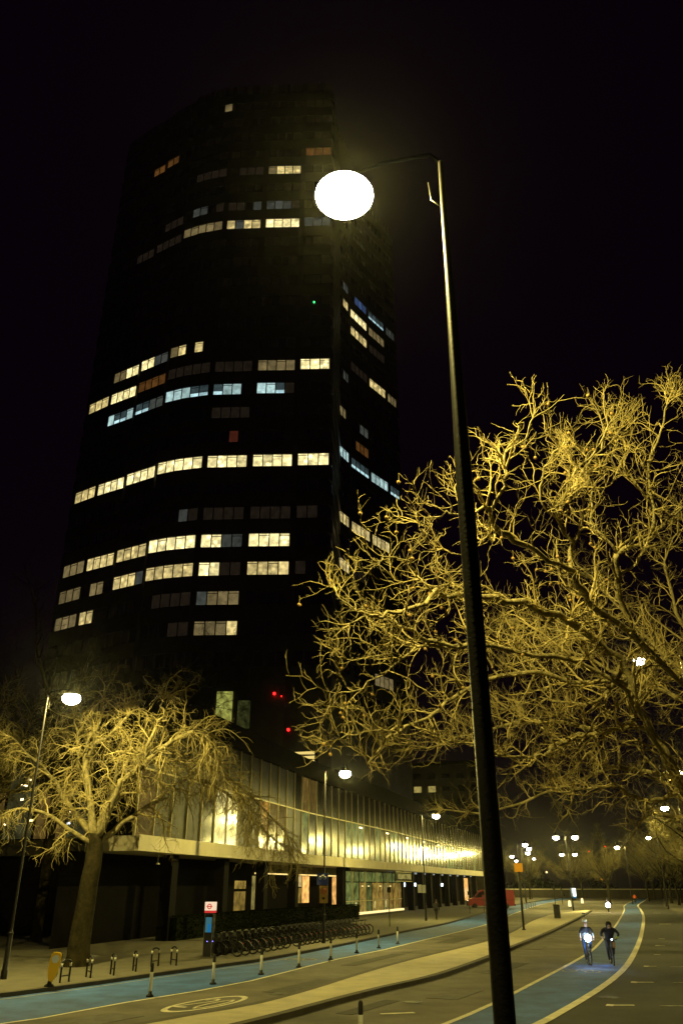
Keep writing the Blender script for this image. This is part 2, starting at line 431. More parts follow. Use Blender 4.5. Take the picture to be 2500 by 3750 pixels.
# bay marks beyond the right cycle lane: short cross ticks with a blob at the lane end
for i, (x, y, ln, blob) in enumerate([(7.67,26.6,0.72,1),(10.36,32.6,0.72,1),(12.95,38.8,0.45,1),(15.6,45.2,0.3,0),(18.1,51.8,0.45,1),(20.5,58.2,0.4,0),(28.6,80.5,1.1,0),(39.4,112.4,1.0,0),(9.08,26.45,1.3,0),(11.74,32.5,1.2,0),(13.9,38.6,1.0,0)]):
    mb = MB().box((x+ln/2, y, 0.0), (ln, 0.11, 0.012))
    if blob: mb.box((x+0.03, y+0.02, 0.0), (0.2, 0.34, 0.0125), rz=-0.4)
    o = mb.build('bay_mark', 'road_paint' if i < 8 else 'worn_paint', loc=(0,0,0.008)); tag(o, kind='structure')
# worn cycle symbols in the lanes and a short white mark by the nearest wand
def cycle_symbol(x, y, ang):
    mb = MB()
    for cx in (-0.45, 0.45): 
        n = 16; vs = []
        for rr in (0.32, 0.24):
            for i in range(n):
                t = 2*math.pi*i/n; vs.append((cx+rr*math.cos(t), rr*math.sin(t)*1.6, 0))
        mb.add(vs, [(i, (i+1) % n, n+(i+1) % n, n+i) for i in range(n)])
    for a, b in (((-0.45,0),(-0.1,0.75)),((-0.1,0.75),(0.35,0.75)),((0.35,0.75),(0.45,0)),((-0.1,0.75),(0.05,0)),((0.05,0),(0.35,0.75))):
        d = Vector((b[0]-a[0], b[1]-a[1])); nn = Vector((-d.y, d.x)).normalized()*0.035
        mb.add([(a[0]-nn.x,a[1]-nn.y,0.001),(b[0]-nn.x,b[1]-nn.y,0.001),(b[0]+nn.x,b[1]+nn.y,0.001),(a[0]+nn.x,a[1]+nn.y,0.001)], [(0,1,2,3)])
    o = mb.build('cycle_symbol', 'worn_paint', loc=(x, y, 0.0135), rz=ang); tag(o, kind='structure')
cycle_symbol(9.6, 36.6, R(-24)); cycle_symbol(-1.9, 42.2, R(-22)); cycle_symbol(39.6, 119.5, R(-20))
o = MB().box((1.5, 25.0, 0), (0.95, 0.16, 0.012), rz=0.25).build('road_mark', 'road_paint', loc=(0,0,0.008)); tag(o, kind='structure')
for i, (x, y) in enumerate([(5.3,31.8),(14.4,52.5),(22.5,80),(31.3,104)]):
    o = MB().box((x, y, 0), (0.10, 1.0, 0.012), rz=R(-24)).build('road_mark', 'worn_paint', loc=(0,0,0.006)); tag(o, kind='structure')

def road_wear():
    """repair patches, iron covers and gullies let into the carriageways"""
    mat('patch_dark', (0.06, 0.056, 0.047), 0.9, var=0.3, scale=2.0, bump=0.5, bscale=40)
    mat('patch_light', (0.115, 0.107, 0.088), 0.88, var=0.3, scale=2.0, bump=0.5, bscale=40)
    mat('iron', (0.04, 0.036, 0.03), 0.55, metal=0.7, bump=0.8, bscale=60)
    for x, y, a, b, rz, mt in ((-1.2,31.5,1.1,4.2,-24,'patch_dark'),(1.6,42.5,0.7,7.0,-22,'patch_dark'),(3.6,29.2,1.0,2.6,-26,'patch_light'),(6.9,38.2,0.8,5.2,-24,'patch_dark'),(10.6,50.2,1.3,3.0,-20,'patch_light'),(7.2,57,1.2,6,-20,'patch_dark'),(18.6,72,1.0,8,-19,'patch_dark'),(-6.3,23.8,1.2,2.4,-30,'patch_light'),(0.8,26.3,0.5,3.2,-27,'patch_dark')):
        o = MB().box((0,0,0), (a,b,0.006)).build('road_patch', mt, loc=(x,y,0.0055 if mt == 'patch_dark' else 0.006), rz=R(rz)); tag(o, kind='structure')
    for x, y in ((-2.0,29.3),(3.4,47.0),(5.9,36.0),(2.1,27.3),(13.5,58.5),(8.2,28.4)):
        o = MB().lathe([(0.001,0.004),(0.30,0.004),(0.31,0.0)], k=20).build('manhole_cover', 'iron', loc=(x,y,0.0105)); tag(o, kind='structure')
    for i in (24, 30, 37):
        p = offset(kl, 0.2)[i]; o = MB().box((0,0,0), (0.36,0.5,0.008)).build('gully_grate', 'iron', loc=(p.x,p.y,0.006), rz=R(-24)); tag(o, kind='structure')
road_wear()

# ------------------------------------------------------------------ tower
Z0 = 51.0; FH = 3.65; WH = 1.72
BAYS = {'F0':([(-37.0,99.0),(-33.6,96.7)],3),'F1':([(-33.1,96.4),(-29.0,94.0)],4),'F2':([(-28.45,93.4),(-24.2,90.9)],4),'F3':([(-23.7,90.25),(-21.0,89.15),(-17.7,88.37)],5),'F4':([(-17.0,88.33),(-12.0,88.12)],4),'F5':([(-11.2,88.0),(-6.25,87.9)],4),'F6':([(-5.5,87.72),(-1.6,87.6)],3),
 'W0':([(-.24,104.6),(1.03,107.0)],3),'W1':([(1.5,108.2),(4.3,112.3)],4),'W2':([(4.75,113.1),(7.6,116.9)],4),'W3':([(8.1,117.7),(9.7,119.9)],3)}
LIT = {
-6:{'F3':'...vv','F4':'dddw','W2':'dddd'},
-5:{'F0':'ddd','F1':'ww..','F3':'.vvvv','F4':'gddd'},
-4:{'F0':'ddd','F1':'.dd.','F2':'wwwg','F3':'wwwww','F4':'WWvv','F5':'wwww','F6':'v..'},
-3:{'F0':'ddd','F1':'wwww','F2':'wwww','F3':'WWWWW','F4':'WWgg','F5':'WWWW'},
-2:{'F3':'...gv','F4':'vvvv','F5':'vvvv','F6':'vv.','W0':'www','W1':'vvv.'},
0:{'F0':'www','F1':'WWWW','F2':'WWWW','F3':'WWWWW','F4':'WWWW','F5':'WWWW','F6':'WWW','W0':'www','W1':'wwww','W2':'wwww'},
1:{'F4':'..r.'},
2:{'F4':'vvvv'},
3:{'F1':'ckkc','F2':'kkgg','F3':'ccckk','F4':'kcc.','F5':'cckv','W0':'ccc','W1':'kkkk','W2':'cccc','W3':'kkk'},
4:{'F0':'www','F1':'WWWW','F2':'oooo','F3':'vvvvv','F4':'vvvv','F5':'dddd','F6':'WWW','W1':'.ooo'},
5:{'F1':'ddWW','F2':'WWgg','F3':'dw.w.','W0':'dd.','W1':'..gg'},
7:{'W0':'.gg'},
8:{'W1':'vvvv','W2':'wwww','W3':'ddd'},
10:{'W1':'wwww','W2':'vvvv'},
11:{'F1':'.vvv','F2':'vvvv','F3':'ddddd','F4':'wgww','F5':'WWWW','F6':'ggg','W0':'.ww','W1':'WWWW','W2':'dddd'},
12:{'F2':'.vvv','F3':'.gg.v','F4':'vv.g','F5':'gggv','W0':'.gg','W1':'.bbb','W2':'kkkk','W3':'ggg'},
14:{'F3':'.vvvv','F4':'.vvv','F5':'dwww'},
15:{'F6':'ooo'},
16:{'F1':'..oo','F2':'oo..'},
18:{'F3':'....d'}}
PLAN = [(-37.6,99.5)]+[p for b in ('F0','F1','F2','F3','F4','F5','F6') for p in BAYS[b][0]]+[(-1.25,88.4),(-0.98,93),(-0.65,98.5),(-0.34,103.5)]+[p for b in ('W0','W1','W2','W3') for p in BAYS[b][0]]+[(10.1,120.6),(8.5,127),(-8,131),(-28,122),(-39,107)]
def along(pts, t):
    L = [math.dist(a, b) for a, b in zip(pts, pts[1:])]; s = t*sum(L)
    for (a, b), l in zip(zip(pts, pts[1:]), L):
        if s <= l+1e-9: return Vector((a[0]+(b[0]-a[0])*s/l, a[1]+(b[1]-a[1])*s/l))
        s -= l
    return Vector(pts[-1])
def offset_closed(poly, d):
    n = len(poly); out = []
    for i in range(n):
        a = Vector(poly[i-1]); b = Vector(poly[i]); c = Vector(poly[(i+1) % n])
        e1 = (b-a).normalized(); e2 = (c-b).normalized()
        n1 = Vector((e1.y, -e1.x)); n2 = Vector((e2.y, -e2.x)); nn = (n1+n2)
        nn = nn.normalized() if nn.length > 1e-6 else n1
        out.append(b+nn*(d/max(0.4, nn.dot(n1))))
    return out
def build_tower():
    base = 13.0; top = 122.5
    root = empty('office_tower', (-14, 104, base)); off = Vector((14, -104, -base))
    tag(root, 'tall dark office tower with curved front and scattered rows of lit windows', 'tower')
    def loc(p): return tuple(Vector(p)+off)
    mb = MB(); mb.prism(PLAN, base, top); o = mb.build('tower_body', 'tower_glass', root, loc=off)
    outer = offset_closed(PLAN, 0.14)
    n = len(PLAN)
    band = MB()
    vs = [(p.x, p.y, z) for z in (WH, FH) for p in outer] + [(p[0], p[1], z) for z in (WH, FH) for p in PLAN]
    fs = []
    for i in range(n):
        j = (i+1) % n
        fs += [(i, j, n+j, n+i), (n+i, n+j, 3*n+j, 3*n+i), (2*n+i, 2*n+j, j, i)]
    bm_ = MB().add(vs, fs).mesh('spandrel_band', 'tower_cladding')
    for fl in range(-7, 19): inst('spandrel_band', bm_, root, tuple(off+Vector((0,0,Z0+fl*FH))))
    # solid base storeys below the first window row
    vs = [(p.x, p.y, z) for z in (base, Z0-7*FH) for p in outer] + [(p[0], p[1], Z0-7*FH) for p in PLAN]
    MB().add(vs, [(i, (i+1) % n, n+(i+1) % n, n+i) for i in range(n)]+[(n+i, n+(i+1) % n, 2*n+(i+1) % n, 2*n+i) for i in range(n)]).build('tower_base', 'tower_cladding', root, loc=off)
    MB().prism(offset_closed(PLAN, -2.5), top, top+2.2).build('roof_plant', 'tower_cladding', root, loc=off)
    # piers between bays
    names = list(BAYS)
    for i, b in enumerate(names):
        pts = BAYS[b][0]
        for p, q in ((pts[-1], BAYS[names[i+1]][0][0] if i+1 < len(names) and names[i+1][0] == b[0] else None),):
            if q is None: continue
            d = Vector(q)-Vector(p); mid = (Vector(p)+Vector(q))/2
            MB().box((mid.x, mid.y, (Z0-7*FH+top)/2), (d.length, 0.20, top-(Z0-7*FH)), rz=math.atan2(d.y, d.x)).build('pier', 'tower_cladding', root, loc=off)
    # a thin corner strip catching light, as on the photograph's dark end wall
    # panes
    pm = {}; fr = MB(); dim = MB(); darkp = MB()
    for b, (pts, np_) in BAYS.items():
        for i in range(np_):
            a = along(pts, i/np_); c = along(pts, (i+1)/np_); d = c-a; mid = (a+c)/2
            rz = math.atan2(d.y, d.x); nn = Vector((d.y, -d.x)).normalized()
            pm[(b, i)] = (mid, d.length, rz, nn)
            # mullion at the pane's right end over the whole height
            if i < np_-1:
                q = c+nn*0.05
                fr.box((q.x, q.y, (Z0-7*FH+top)/2), (0.13, 0.12, top-(Z0-7*FH)), rz=rz)
    meshes = {}
    for fl in range(-7, 19):
        for b, (pts, np_) in BAYS.items():
            codes = LIT.get(fl, {}).get(b, '.'*np_)
            for i in range(np_):
                mid, L, rz, nn = pm[(b, i)]
                z = Z0+fl*FH+WH/2; p = mid+nn*0.035; cde = codes[i]
                if cde in '.v':
                    (darkp if cde == '.' else dim).box((p.x, p.y, z), (L-0.1, 0.05, WH-0.12), rz=rz)
                else:
                    key = (b, i, cde)
                    if key not in meshes:
                        meshes[key] = MB().box((0, 0, 0), (L-0.1, 0.05, WH-0.12), rz=rz).mesh('window_pane', 'lit_'+cde)
                    inst('window_pane', meshes[key], root, tuple(off+Vector((p.x, p.y, z))))
                if (i+fl) % 2 == 0 and cde in 'WwckdgWo':       # top-hung vent bar
                    q = mid+nn*0.08; fr.box((q.x, q.y, Z0+fl*FH+WH*0.83), (L-0.1, 0.06, 0.07), rz=rz)
    tag(darkp.build('unlit_panes', 'tower_glass', root, loc=off), kind='stuff')
    tag(dim.build('dim_panes', 'lit_v', root, loc=off), kind='stuff')
    tag(fr.build('window_bars', 'tower_cladding', root, loc=off), kind='stuff')
    for x0, x1, z0, z1, gm in ((-13.75,-12.0,19.0,22.6,'lit_green'),(-11.4,-10.0,18.6,21.6,'lit_green_dim')):
        y = 87.83
        MB().box(((x0+x1)/2, y, (z0+z1)/2), (x1-x0, 0.06, z1-z0)).build('tall_window', gm, root, loc=off)
    for x, z, mt, r in ((-7.4,22.3,'led_red',0.16),(-5.75,18.4,'led_red',0.16),(-6.6,22.0,'led_red',0.07),(-3.83,76.9,'led_green',0.11)):
        me = MB().lathe([(0.001,-r),(r*0.7,-r*0.7),(r,0),(r*0.7,r*0.7),(0.001,r)], k=8).build('indicator_light', mt, root, loc=tuple(off+Vector((x, 87.5, z))))
    return root
build_tower()

# ------------------------------------------------------------------ podium with curtain wall
FP = [(-11.6,47.5),(-3.0,79.5),(5.6,104.8),(14.6,134),(29,176)]
def facX(Y):
    for a, b in zip(FP, FP[1:]):
        if Y <= b[1]: break
    return a[0]+(b[0]-a[0])*(Y-a[1])/(b[1]-a[1])
SB, ST, TR, RF, PT = 4.87, 5.66, 9.3, 12.35, 14.05
def build_podium():
    rng = random.Random(5)
    root = empty('podium_building', (FP[0][0], FP[0][1], KH)); off = Vector((-FP[0][0], -FP[0][1], -KH))
    tag(root, 'long low glass-walled podium building with pale slab edge along the pavement', 'building')
    P = [Vector(p) for p in FP]
    IN = Vector((-0.95, 0.31))
    def poly(a, b): return [tuple(p+IN*a) for p in P] + [tuple(p+IN*(min(b, 3) if i == len(P)-1 else b)) for i, p in enumerate(reversed(P))]
    MB().prism(poly(-0.45, 22), SB, ST).build('slab_edge', 'slab_concrete', root, loc=off)
    MB().prism(poly(0.30, 22), ST+0.003, RF).build('upper_core', 'dark_wall', root, loc=off)
    MB().prism(poly(-0.35, 22), RF+0.003, RF+0.45).build('roof_slab', 'parapet', root, loc=off)
    MB().prism(poly(-0.25, 0.25), RF+0.453, PT).build('parapet', 'parapet', root, loc=off)
    MB().prism(poly(-0.43, -0.33), ST+0.003, ST+0.05).build('slab_coping', 'slab_concrete', root, loc=off)
    # nodes along the facade
    L = sum((b-a).length for a, b in zip(P, P[1:])); n = int(L/2.15)
    nodes = [along(FP, i/n) for i in range(n+1)]
    for i, p in enumerate(nodes):
        a = nodes[max(i-1,0)]; b = nodes[min(i+1,n)]; d = (b-a).normalized(); rz = math.atan2(d.y, d.x)
        nn = Vector((d.y, -d.x))
        q = p+nn*0.075
        MB().box((0,0,0), (0.075, 0.13, RF-ST-0.01), rz=rz).build('mullion', 'mullion_metal', root, loc=tuple(off+Vector((q.x, q.y, (ST+RF)/2))))
        if i == n: break
        c = (p+nodes[i+1])/2; dd = nodes[i+1]-p; w = dd.length-0.12; rz = math.atan2(dd.y, dd.x); Y = c.y
        nn = Vector((dd.y, -dd.x)).normalized(); q = c+nn*0.03
        lo = rng.choices(['pane_glow','pane_pale','pane_glow_dim','pane_mid'], [0.42,0.22,0.24,0.12])[0] if Y > 76 else rng.choice(['pane_dull','pane_dull','pane_amber','pane_glow_dim'])
        up = rng.choices(['pane_mid','pane_dark'], [0.15,0.85])[0]
        if Y < 74: up = 'pane_dull'
        if 58.5 < Y < 61.5: lo = 'pane_yellow'
        elif 65.4 < Y < 68.0: lo = 'pane_orange'
        elif 68.0 < Y < 72.8: lo = 'pane_amber'
        if 76.4 < Y < 81: up = 'pane_amber'
        if lo in ('pane_pale','pane_mid') and 81 < Y < 84.5: lo = 'pane_pale'
        MB().box((0,0,0), (w, 0.05, TR-ST-0.10), rz=rz).build('glass_pane', lo, root, loc=tuple(off+Vector((q.x, q.y, (ST+TR)/2-0.02))))
        MB().box((0,0,0), (w, 0.05, RF-TR-0.10), rz=rz).build('glass_pane', up, root, loc=tuple(off+Vector((q.x, q.y, (RF+TR)/2+0.02))))
        q2 = c+nn*0.07
        MB().box((0,0,0), (w, 0.10, 0.10), rz=rz).build('transom', 'mullion_metal', root, loc=tuple(off+Vector((q2.x, q2.y, TR))))
        if Y > 92 and i % 5 == 2:      # ceiling lamp seen just behind the glass at the head of the lower row
            q3 = c+nn*0.065
            MB().box((0,0,0), (w*0.55, 0.03, 0.14), rz=rz).build('ceiling_lamp', 'spot_warm', root, loc=tuple(off+Vector((q3.x, q3.y, TR-0.35))))
    # ground floor: recessed wall, columns, shopfront, colonnade
    def at(Y, inn): return Vector((facX(Y), Y))+IN*inn
    rec = [at(Y, 3.4) for Y in (46,60,75,90,101)]
    rw = MB(); m2 = len(rec)
    rw.add([(p.x,p.y,KH) for p in rec]+[(p.x,p.y,SB-0.003) for p in rec], [(i,i+1,m2+i+1,m2+i) for i in range(m2-1)]).build('recessed_wall', 'dark_wall', root, loc=off)
    def onrec(Ya, Yb, z0, z1, mt, name, inn=3.33, th=0.06):
        a = at(Ya, inn); b = at(Yb, inn); d = b-a; c = (a+b)/2
        return MB().box((0,0,0), (d.length, th, z1-z0), rz=math.atan2(d.y, d.x)).build(name, mt, root, loc=tuple(off+Vector((c.x, c.y, (z0+z1)/2))))
    onrec(74.2, 100.8, 4.05, 4.16, 'strip_warm', 'light_trough', 3.2)
    onrec(74.2, 100.8, 4.2, 4.8, 'soffit', 'bulkhead', 3.15)
    onrec(80.4, 84.0, 1.5, 3.1, 'shop_cream', 'lit_window')
    onrec(84.2, 85.9, 1.6, 2.95, 'shop_brown', 'lit_window'); onrec(84.2, 85.9, 3.05, 4.0, 'shop_cream', 'lit_window')
    onrec(86.1, 87.9, 1.6, 4.0, 'shop_orange', 'lit_window')
    onrec(94.7, 96.2, 1.3, 4.0, 'shop_orange', 'lit_window'); onrec(96.6, 99.5, 1.2, 3.9, 'shop_brown', 'lit_window')
    onrec(70.2, 72.5, 2.9, 3.5, 'shop_brown', 'lit_window'); onrec(70.2, 72.5, 1.3, 2.7, 'shop_brown', 'lit_window')
    onrec(74.0, 76.8, 1.3, 3.9, 'shop_dim', 'lit_window'); onrec(76.9, 77.6, 1.4, 3.3, 'pane_yellow', 'lit_window')
    for Y in (54,62,70,77.8,90.6,92.2):
        p = at(Y, 0.9); MB().box((0,0,0), (0.75, 0.75, SB-KH-0.004), rz=R(72)).build('column', 'column', root, loc=tuple(off+Vector((p.x, p.y, (SB+KH)/2))))
    # pendant lamp under the slab end
    p = at(52.0, 0.7)
    MB().tube([(0,0,0.55),(0,0,0.12)], 0.02, 6).lathe([(0.03,0.12),(0.13,0.0),(0.10,-0.03)], k=10).build('pendant_lamp', 'white_plastic', root, loc=tuple(off+Vector((p.x, p.y, SB-0.57))))
    # glazed shopfront 90.8 .. 113
    Ys = [90.8+i*2.22 for i in range(11)]
    for i, (Ya, Yb) in enumerate(zip(Ys, Ys[1:])):
        a = at(Ya, 0.5); b = at(Yb, 0.5); d = b-a; c = (a+b)/2; rz = math.atan2(d.y, d.x)
        mt = ['shop_green','shop_green','shop_brown','shop_green','shop_brown','shop_brown','shop_dim','shop_brown','shop_brown','shop_brown'][i]
        MB().box((0,0,0), (d.length-0.1, 0.05, 2.9), rz=rz).build('shop_pane', mt, root, loc=tuple(off+Vector((c.x, c.y, 2.0))))
        MB().box((0,0,0), (0.09, 0.16, 4.2), rz=rz).build('shop_mullion', 'mullion_metal' if i % 2 else 'column', root, loc=tuple(off+Vector((a.x, a.y, 2.55))))
        MB().box((0,0,0), (d.length-0.1, 0.05, 0.98), rz=rz).build('shop_pane', 'shop_green', root, loc=tuple(off+Vector((c.x, c.y, 4.03))))
        q = c-IN*0.06
        MB().box((0,0,0), (d.length-0.1, 0.06, 0.07), rz=rz).build('shop_rail', 'mullion_metal', root, loc=tuple(off+Vector((q.x, q.y, 1.65))))
        if i in (2,3,5,7):
            MB().box((0,0,0), (0.55, 0.03, 0.10), rz=rz).build('shop_lamp', 'plinth_glow', root, loc=tuple(off+Vector((q.x, q.y, 3.1))))
        if i in (1,4,6):
            MB().box((0,0,0), (0.28, 0.03, 0.7), rz=rz).build('shop_poster', 'pane_yellow', root, loc=tuple(off+Vector((q.x, q.y, 1.2))))
    a = at(90.8, 0.3); b = at(113, 0.3); c = (a+b)/2; d = b-a
    MB().box((0,0,0), (d.length, 0.35, 0.22), rz=math.atan2(d.y, d.x)).build('lit_plinth', 'plinth_glow', root, loc=tuple(off+Vector((c.x, c.y, 0.45))))
    MB().box((0,0,0), (d.length+0.2, 0.6, 0.22), rz=math.atan2(d.y, d.x)).build('plinth_step', 'kerb_stone', root, loc=tuple(off+Vector((c.x, c.y, 0.225))))
    # colonnade further along: dark columns, cool ceiling strips, small lamps
    bw = [at(Y, 6.0) for Y in (112,125,140,155,174)]; m3 = len(bw)
    MB().add([(p.x,p.y,KH) for p in bw]+[(p.x,p.y,SB-0.003) for p in bw], [(i,i+1,m3+i+1,m3+i) for i in range(m3-1)]).build('colonnade_wall', 'dark_wall', root, loc=off)
    for k, Y in enumerate(range(114, 174, 6)):
        p = at(Y, 0.8); MB().box((0,0,0), (0.8, 0.8, SB-KH-0.004), rz=R(72)).build('column', 'column', root, loc=tuple(off+Vector((p.x, p.y, (SB+KH)/2))))
        p = at(Y+3, 1.6); MB().box((0,0,0), (3.2, 0.5, 0.12), rz=R(72)).build('ceiling_strip', 'strip_cool', root, loc=tuple(off+Vector((p.x, p.y, SB-0.07))))
        p = at(Y+2.4, 5.6); MB().box((0,0,0), (2.2, 0.1, 3.0), rz=R(72)).build('lobby_pane', 'pane_mid', root, loc=tuple(off+Vector((p.x, p.y, 2.0))))
    for Y, inn, mt in ((118,2.0,'lamp_blue_white'),(120.5,2.2,'lamp_blue_white'),(123,2.5,'lamp_blue_white'),(132,3,'lamp_blue_white'),(146,2,'lamp_blue_white'),(149,2,'lamp_blue_white'),(155,2,'spot_warm')):
        p = at(Y, inn); MB().box((0,0,0), (0.28, 0.28, 0.42), rz=R(72)).build('wall_lamp', mt, root, loc=tuple(off+Vector((p.x, p.y, 3.3))))
    p = at(158, 0.5); MB().box((0,0,0), (3.4, 0.2, 3.6), rz=R(70)).build('lit_panel', 'shop_orange', root, loc=tuple(off+Vector((p.x, p.y, 2.6))))
    # lit louvred rooflight on the podium roof
    rp = empty('rooflight', tuple(off+Vector((-3.9, 80.8, 0))), parent=root)
    MB().box((-0.2,0.9,13.6), (3.6,1.7,1.6)).build('rooflight_box', 'dark_wall', rp)
    for k in range(3):
        MB().extrude([(-1.15+0.9*min(k,1)*0.5,0,15.05-k*0.42),(1.25,0,15.15-k*0.42),(1.25,0,14.86-k*0.44),(-0.7+0.45*k,0,14.86-k*0.40)], (0,0.08,0)).build('louvre', 'window_far', rp)
    MB().box((0.05,0.3,14.9), (2.9,0.5,0.06)).build('rooflight_cap', 'dark_wall', rp)
    MB().box((0.0,0.5,14.35), (2.8,0.6,1.5)).build('rooflight_frame', 'dark_wall', rp)
    # illuminated fascia sign
    return root
pod = build_podium()

def sign_board():
    a = Vector((facX(106.0), 106.0)); b = Vector((facX(114.5), 114.5)); d = b-a; c = (a+b)/2; rz = math.atan2(d.y, d.x)
    nn = Vector((d.y, -d.x)).normalized(); p = c+nn*0.55
    root = empty('fascia_sign', (p.x, p.y, 3.62), rz)
    tag(root, 'long pale fascia sign with large capital letters under the slab edge', 'sign')
    MB().box((0,0,0.55), (d.length, 0.16, 1.12)).build('sign_board', 'pane_mid', root)
    for z in (0.03, 1.08): MB().box((0,-0.09,z), (d.length, 0.04, 0.06)).build('sign_rail', 'mullion_metal', root)
    cu = bpy.data.curves.new('sign_text', 'FONT'); cu.body = 'MILLBANK TOWER'; cu.size = 0.86; cu.align_x = 'CENTER'; cu.extrude = 0.03; cu.resolution_u = 2
    to = bpy.data.objects.new('sign_text', cu); C.objects.link(to)
    dg = bpy.context.evaluated_depsgraph_get(); me = bpy.data.meshes.new_from_object(to.evaluated_get(dg)); bpy.data.objects.remove(to)
    me.materials.clear(); me.materials.append(M['sign_white'])
    o = inst('sign_letters', me, root, (0.2, -0.13, 0.26), (R(90), 0, 0))
    return root
sign_board()

def left_block():
    rng = random.Random(8)
    a = Vector((-46, 66)); b = Vector((-14.2, 57.5)); d = (b-a); L = d.length; rz = math.atan2(d.y, d.x); c = (a+b)/2
    root = empty('side_block', (c.x, c.y, KH), rz)
    tag(root, 'low glazed office wing behind the left tree with small ceiling lamps inside', 'building')
    MB().box((0,3.2,6.6), (L,6,13)).build('wing_body', 'dark_wall', root)
    MB().box((0,0.0,12.9), (L+0.4,0.7,1.0)).build('parapet', 'soffit', root)
    MB().box((0,-0.1,5.35), (L+0.4,0.9,1.0)).build('slab_edge', 'wall_stone', root)
    n = 13
    for i in range(n+1):
        MB().box((-L/2+L*i/n,0.08,9.1), (0.12,0.2,6.3)).build('mullion', 'parapet', root)
        if i < n:
            x = -L/2+L*(i+0.5)/n
            MB().box((x,0.14,7.5), (L/n-0.14,0.05,3.1)).build('glass_pane', 'pane_glow_dim' if i % 2 else 'pane_amber', root)  # pane glow added to lift the otherwise unlit wing
            MB().box((x,0.14,10.8), (L/n-0.14,0.05,3.1)).build('glass_pane', 'pane_dull' if i % 3 else 'pane_glow_dim', root)
            MB().box((x,0.06,9.13), (L/n-0.14,0.14,0.10)).build('transom', 'parapet', root)
    for k in range(30):
        x = L/2-1.5-rng.random()*14; z = 6.9+rng.random()*2.0+ (1.6 if rng.random() < 0.25 else 0)
        MB().box((x,0.10,z), (rng.uniform(0.18,0.55),0.03,rng.uniform(0.08,0.15)), rot=Matrix.Rotation(rng.uniform(-0.3,0.3),3,'Y')).build('ceiling_lamp', 'spot_warm' if rng.random() < 0.8 else 'lamp_blue_white', root)
left_block()

# dark slab block far behind the podium, with a few lit windows
def far_office():
    root = empty('office_block', (16, 196, 0), R(-18))
    tag(root, 'dark brown office block rising behind the far end of the podium', 'building')
    MB().box((0,8,14.5), (34,14,29)).build('block_body', 'brick', root)
    lit = {(1,6):1,(1,7):1,(4,5):2,(4,6):2}
    for f in range(6):
        for k in range(10):
            x = -15.3+k*3.4; z = 12.0+f*2.9
            kk = lit.get((f,k))
            MB().box((x,0.94,z), (1.75,0.1,1.35 if k != 7 else 0.9)).build('window', 'window_far' if kk == 1 else ('shop_dim' if kk == 2 else 'tower_glass'), root)
    MB().box((0,8,29.4), (34.6,14.6,0.7)).build('roof_edge', 'parapet', root)
far_office()

# ------------------------------------------------------------------ street lamps
def lamp_parts():
    """shared meshes for a luminaire"""
    hood = MB().lathe([(0.02,0.26),(0.05,0.24),(0.07,0.17),(0.2,0.03),(0.262,-0.006),(0.258,-0.012)], k=28).mesh('lamp_hood', 'arm_black', True)
    prof = [(0.31*math.sin(t), -0.09+0.135*math.cos(t)) for t in [math.pi*(0.30+0.70*i/16) for i in range(17)]]
    prof[-1] = (0.001, -0.225)
    bowl = MB().lathe(prof, k=32).mesh('lamp_bowl', 'lamp_white', True)
    cutoff = MB().lathe([(0.001,-0.03),(0.252,-0.03),(0.252,-0.04),(0.001,-0.04)], k=24).mesh('cutoff_disc', 'white_plastic')  # opaque disc added inside the bowl to cut off upward light
    return hood, bowl, cutoff
HOOD, BOWL, CUTOFF = lamp_parts()
def street_lamp(x, y, base, H, arms, power, label, scale=1.15, thick=1.0, step=1.55, group='street lamps along the road'):
    root = empty('street_lamp', (x, y, base)); tag(root, label, 'street lamp', group)
    MB().tube([(0,0,0),(0,0,0.25),(0,0,0.3),(0,0,step-(0.15 if step < 3 else 2.2)),(0,0,step)], [0.115*thick,0.115*thick,0.092*thick,0.09*thick,(0.062 if step < 3 else 0.05)*thick], 20, caps=False).build('lower_column', 'black_paint', root, True)
    MB().tube([(0,0,step),(0,0,H-0.1)], [(0.06 if step < 3 else 0.0495)*thick,0.034*thick], 20, caps=False).build('upper_column', 'black_paint', root, True)
    MB().box((0,-0.094*thick,0.75), (0.10,0.02,0.55)).build('access_door', 'black_matt', root)
    if thick >= 1: MB().tube([(0,0,step-0.14),(0,0,step-0.08)], 0.097*thick, 20).build('collar', 'black_paint', root, True)
    for ax, ay in arms:
        v = Vector((ax, ay, 0)); l = v.length; u = v/l
        MB().tube([(0,0,H-0.75),(u.x*0.12,u.y*0.12,H-0.60),(u.x*0.14,u.y*0.14,H-0.35)], 0.012*thick, 6).build('bracket_scroll', 'black_paint', root, True)
        MB().tube([(0,0,H-0.12),tuple(u*l*0.1+Vector((0,0,H+0.04))),tuple(u*l*0.6+Vector((0,0,H+0.10))),(ax,ay,H+0.04)], 0.02, 8).build('bracket_arm', 'arm_black', root, True)
        h = inst('lamp_hood', HOOD, root, (ax, ay, H-0.15), scale=(scale, scale, scale*(1.0 if step > 3 else 1.55)))
        inst('lamp_bowl', BOWL, h, (0,0,0)); inst('cutoff_disc', CUTOFF, h, (0,0,0))
        ld = bpy.data.lights.new('lamp_light', 'POINT'); ld.energy = power; ld.color = LAMP; ld.shadow_soft_size = 0.02
        lo = bpy.data.objects.new('lamp_light', ld); C.objects.link(lo); lo.parent = root; lo.location = (ax, ay, H-0.15-0.068*scale)
    return root
street_lamp(1.03, 5.9, 0, 10.02, [(-1.0, 0.32)], 3000, 'nearest street lamp, tall black post rising through the foreground', thick=0.78, scale=1.0, step=8.4)
PW = 5400
street_lamp(-11.95, 32.4, KH, 10.1, [(1.12,-0.45)], PW, 'street lamp at left edge beside the pruned plane tree')
street_lamp(-1.02, 51.9, KH, 9.6, [(1.25,-0.45)], PW, 'street lamp carrying the blue cycle sign beside the hire bicycles')
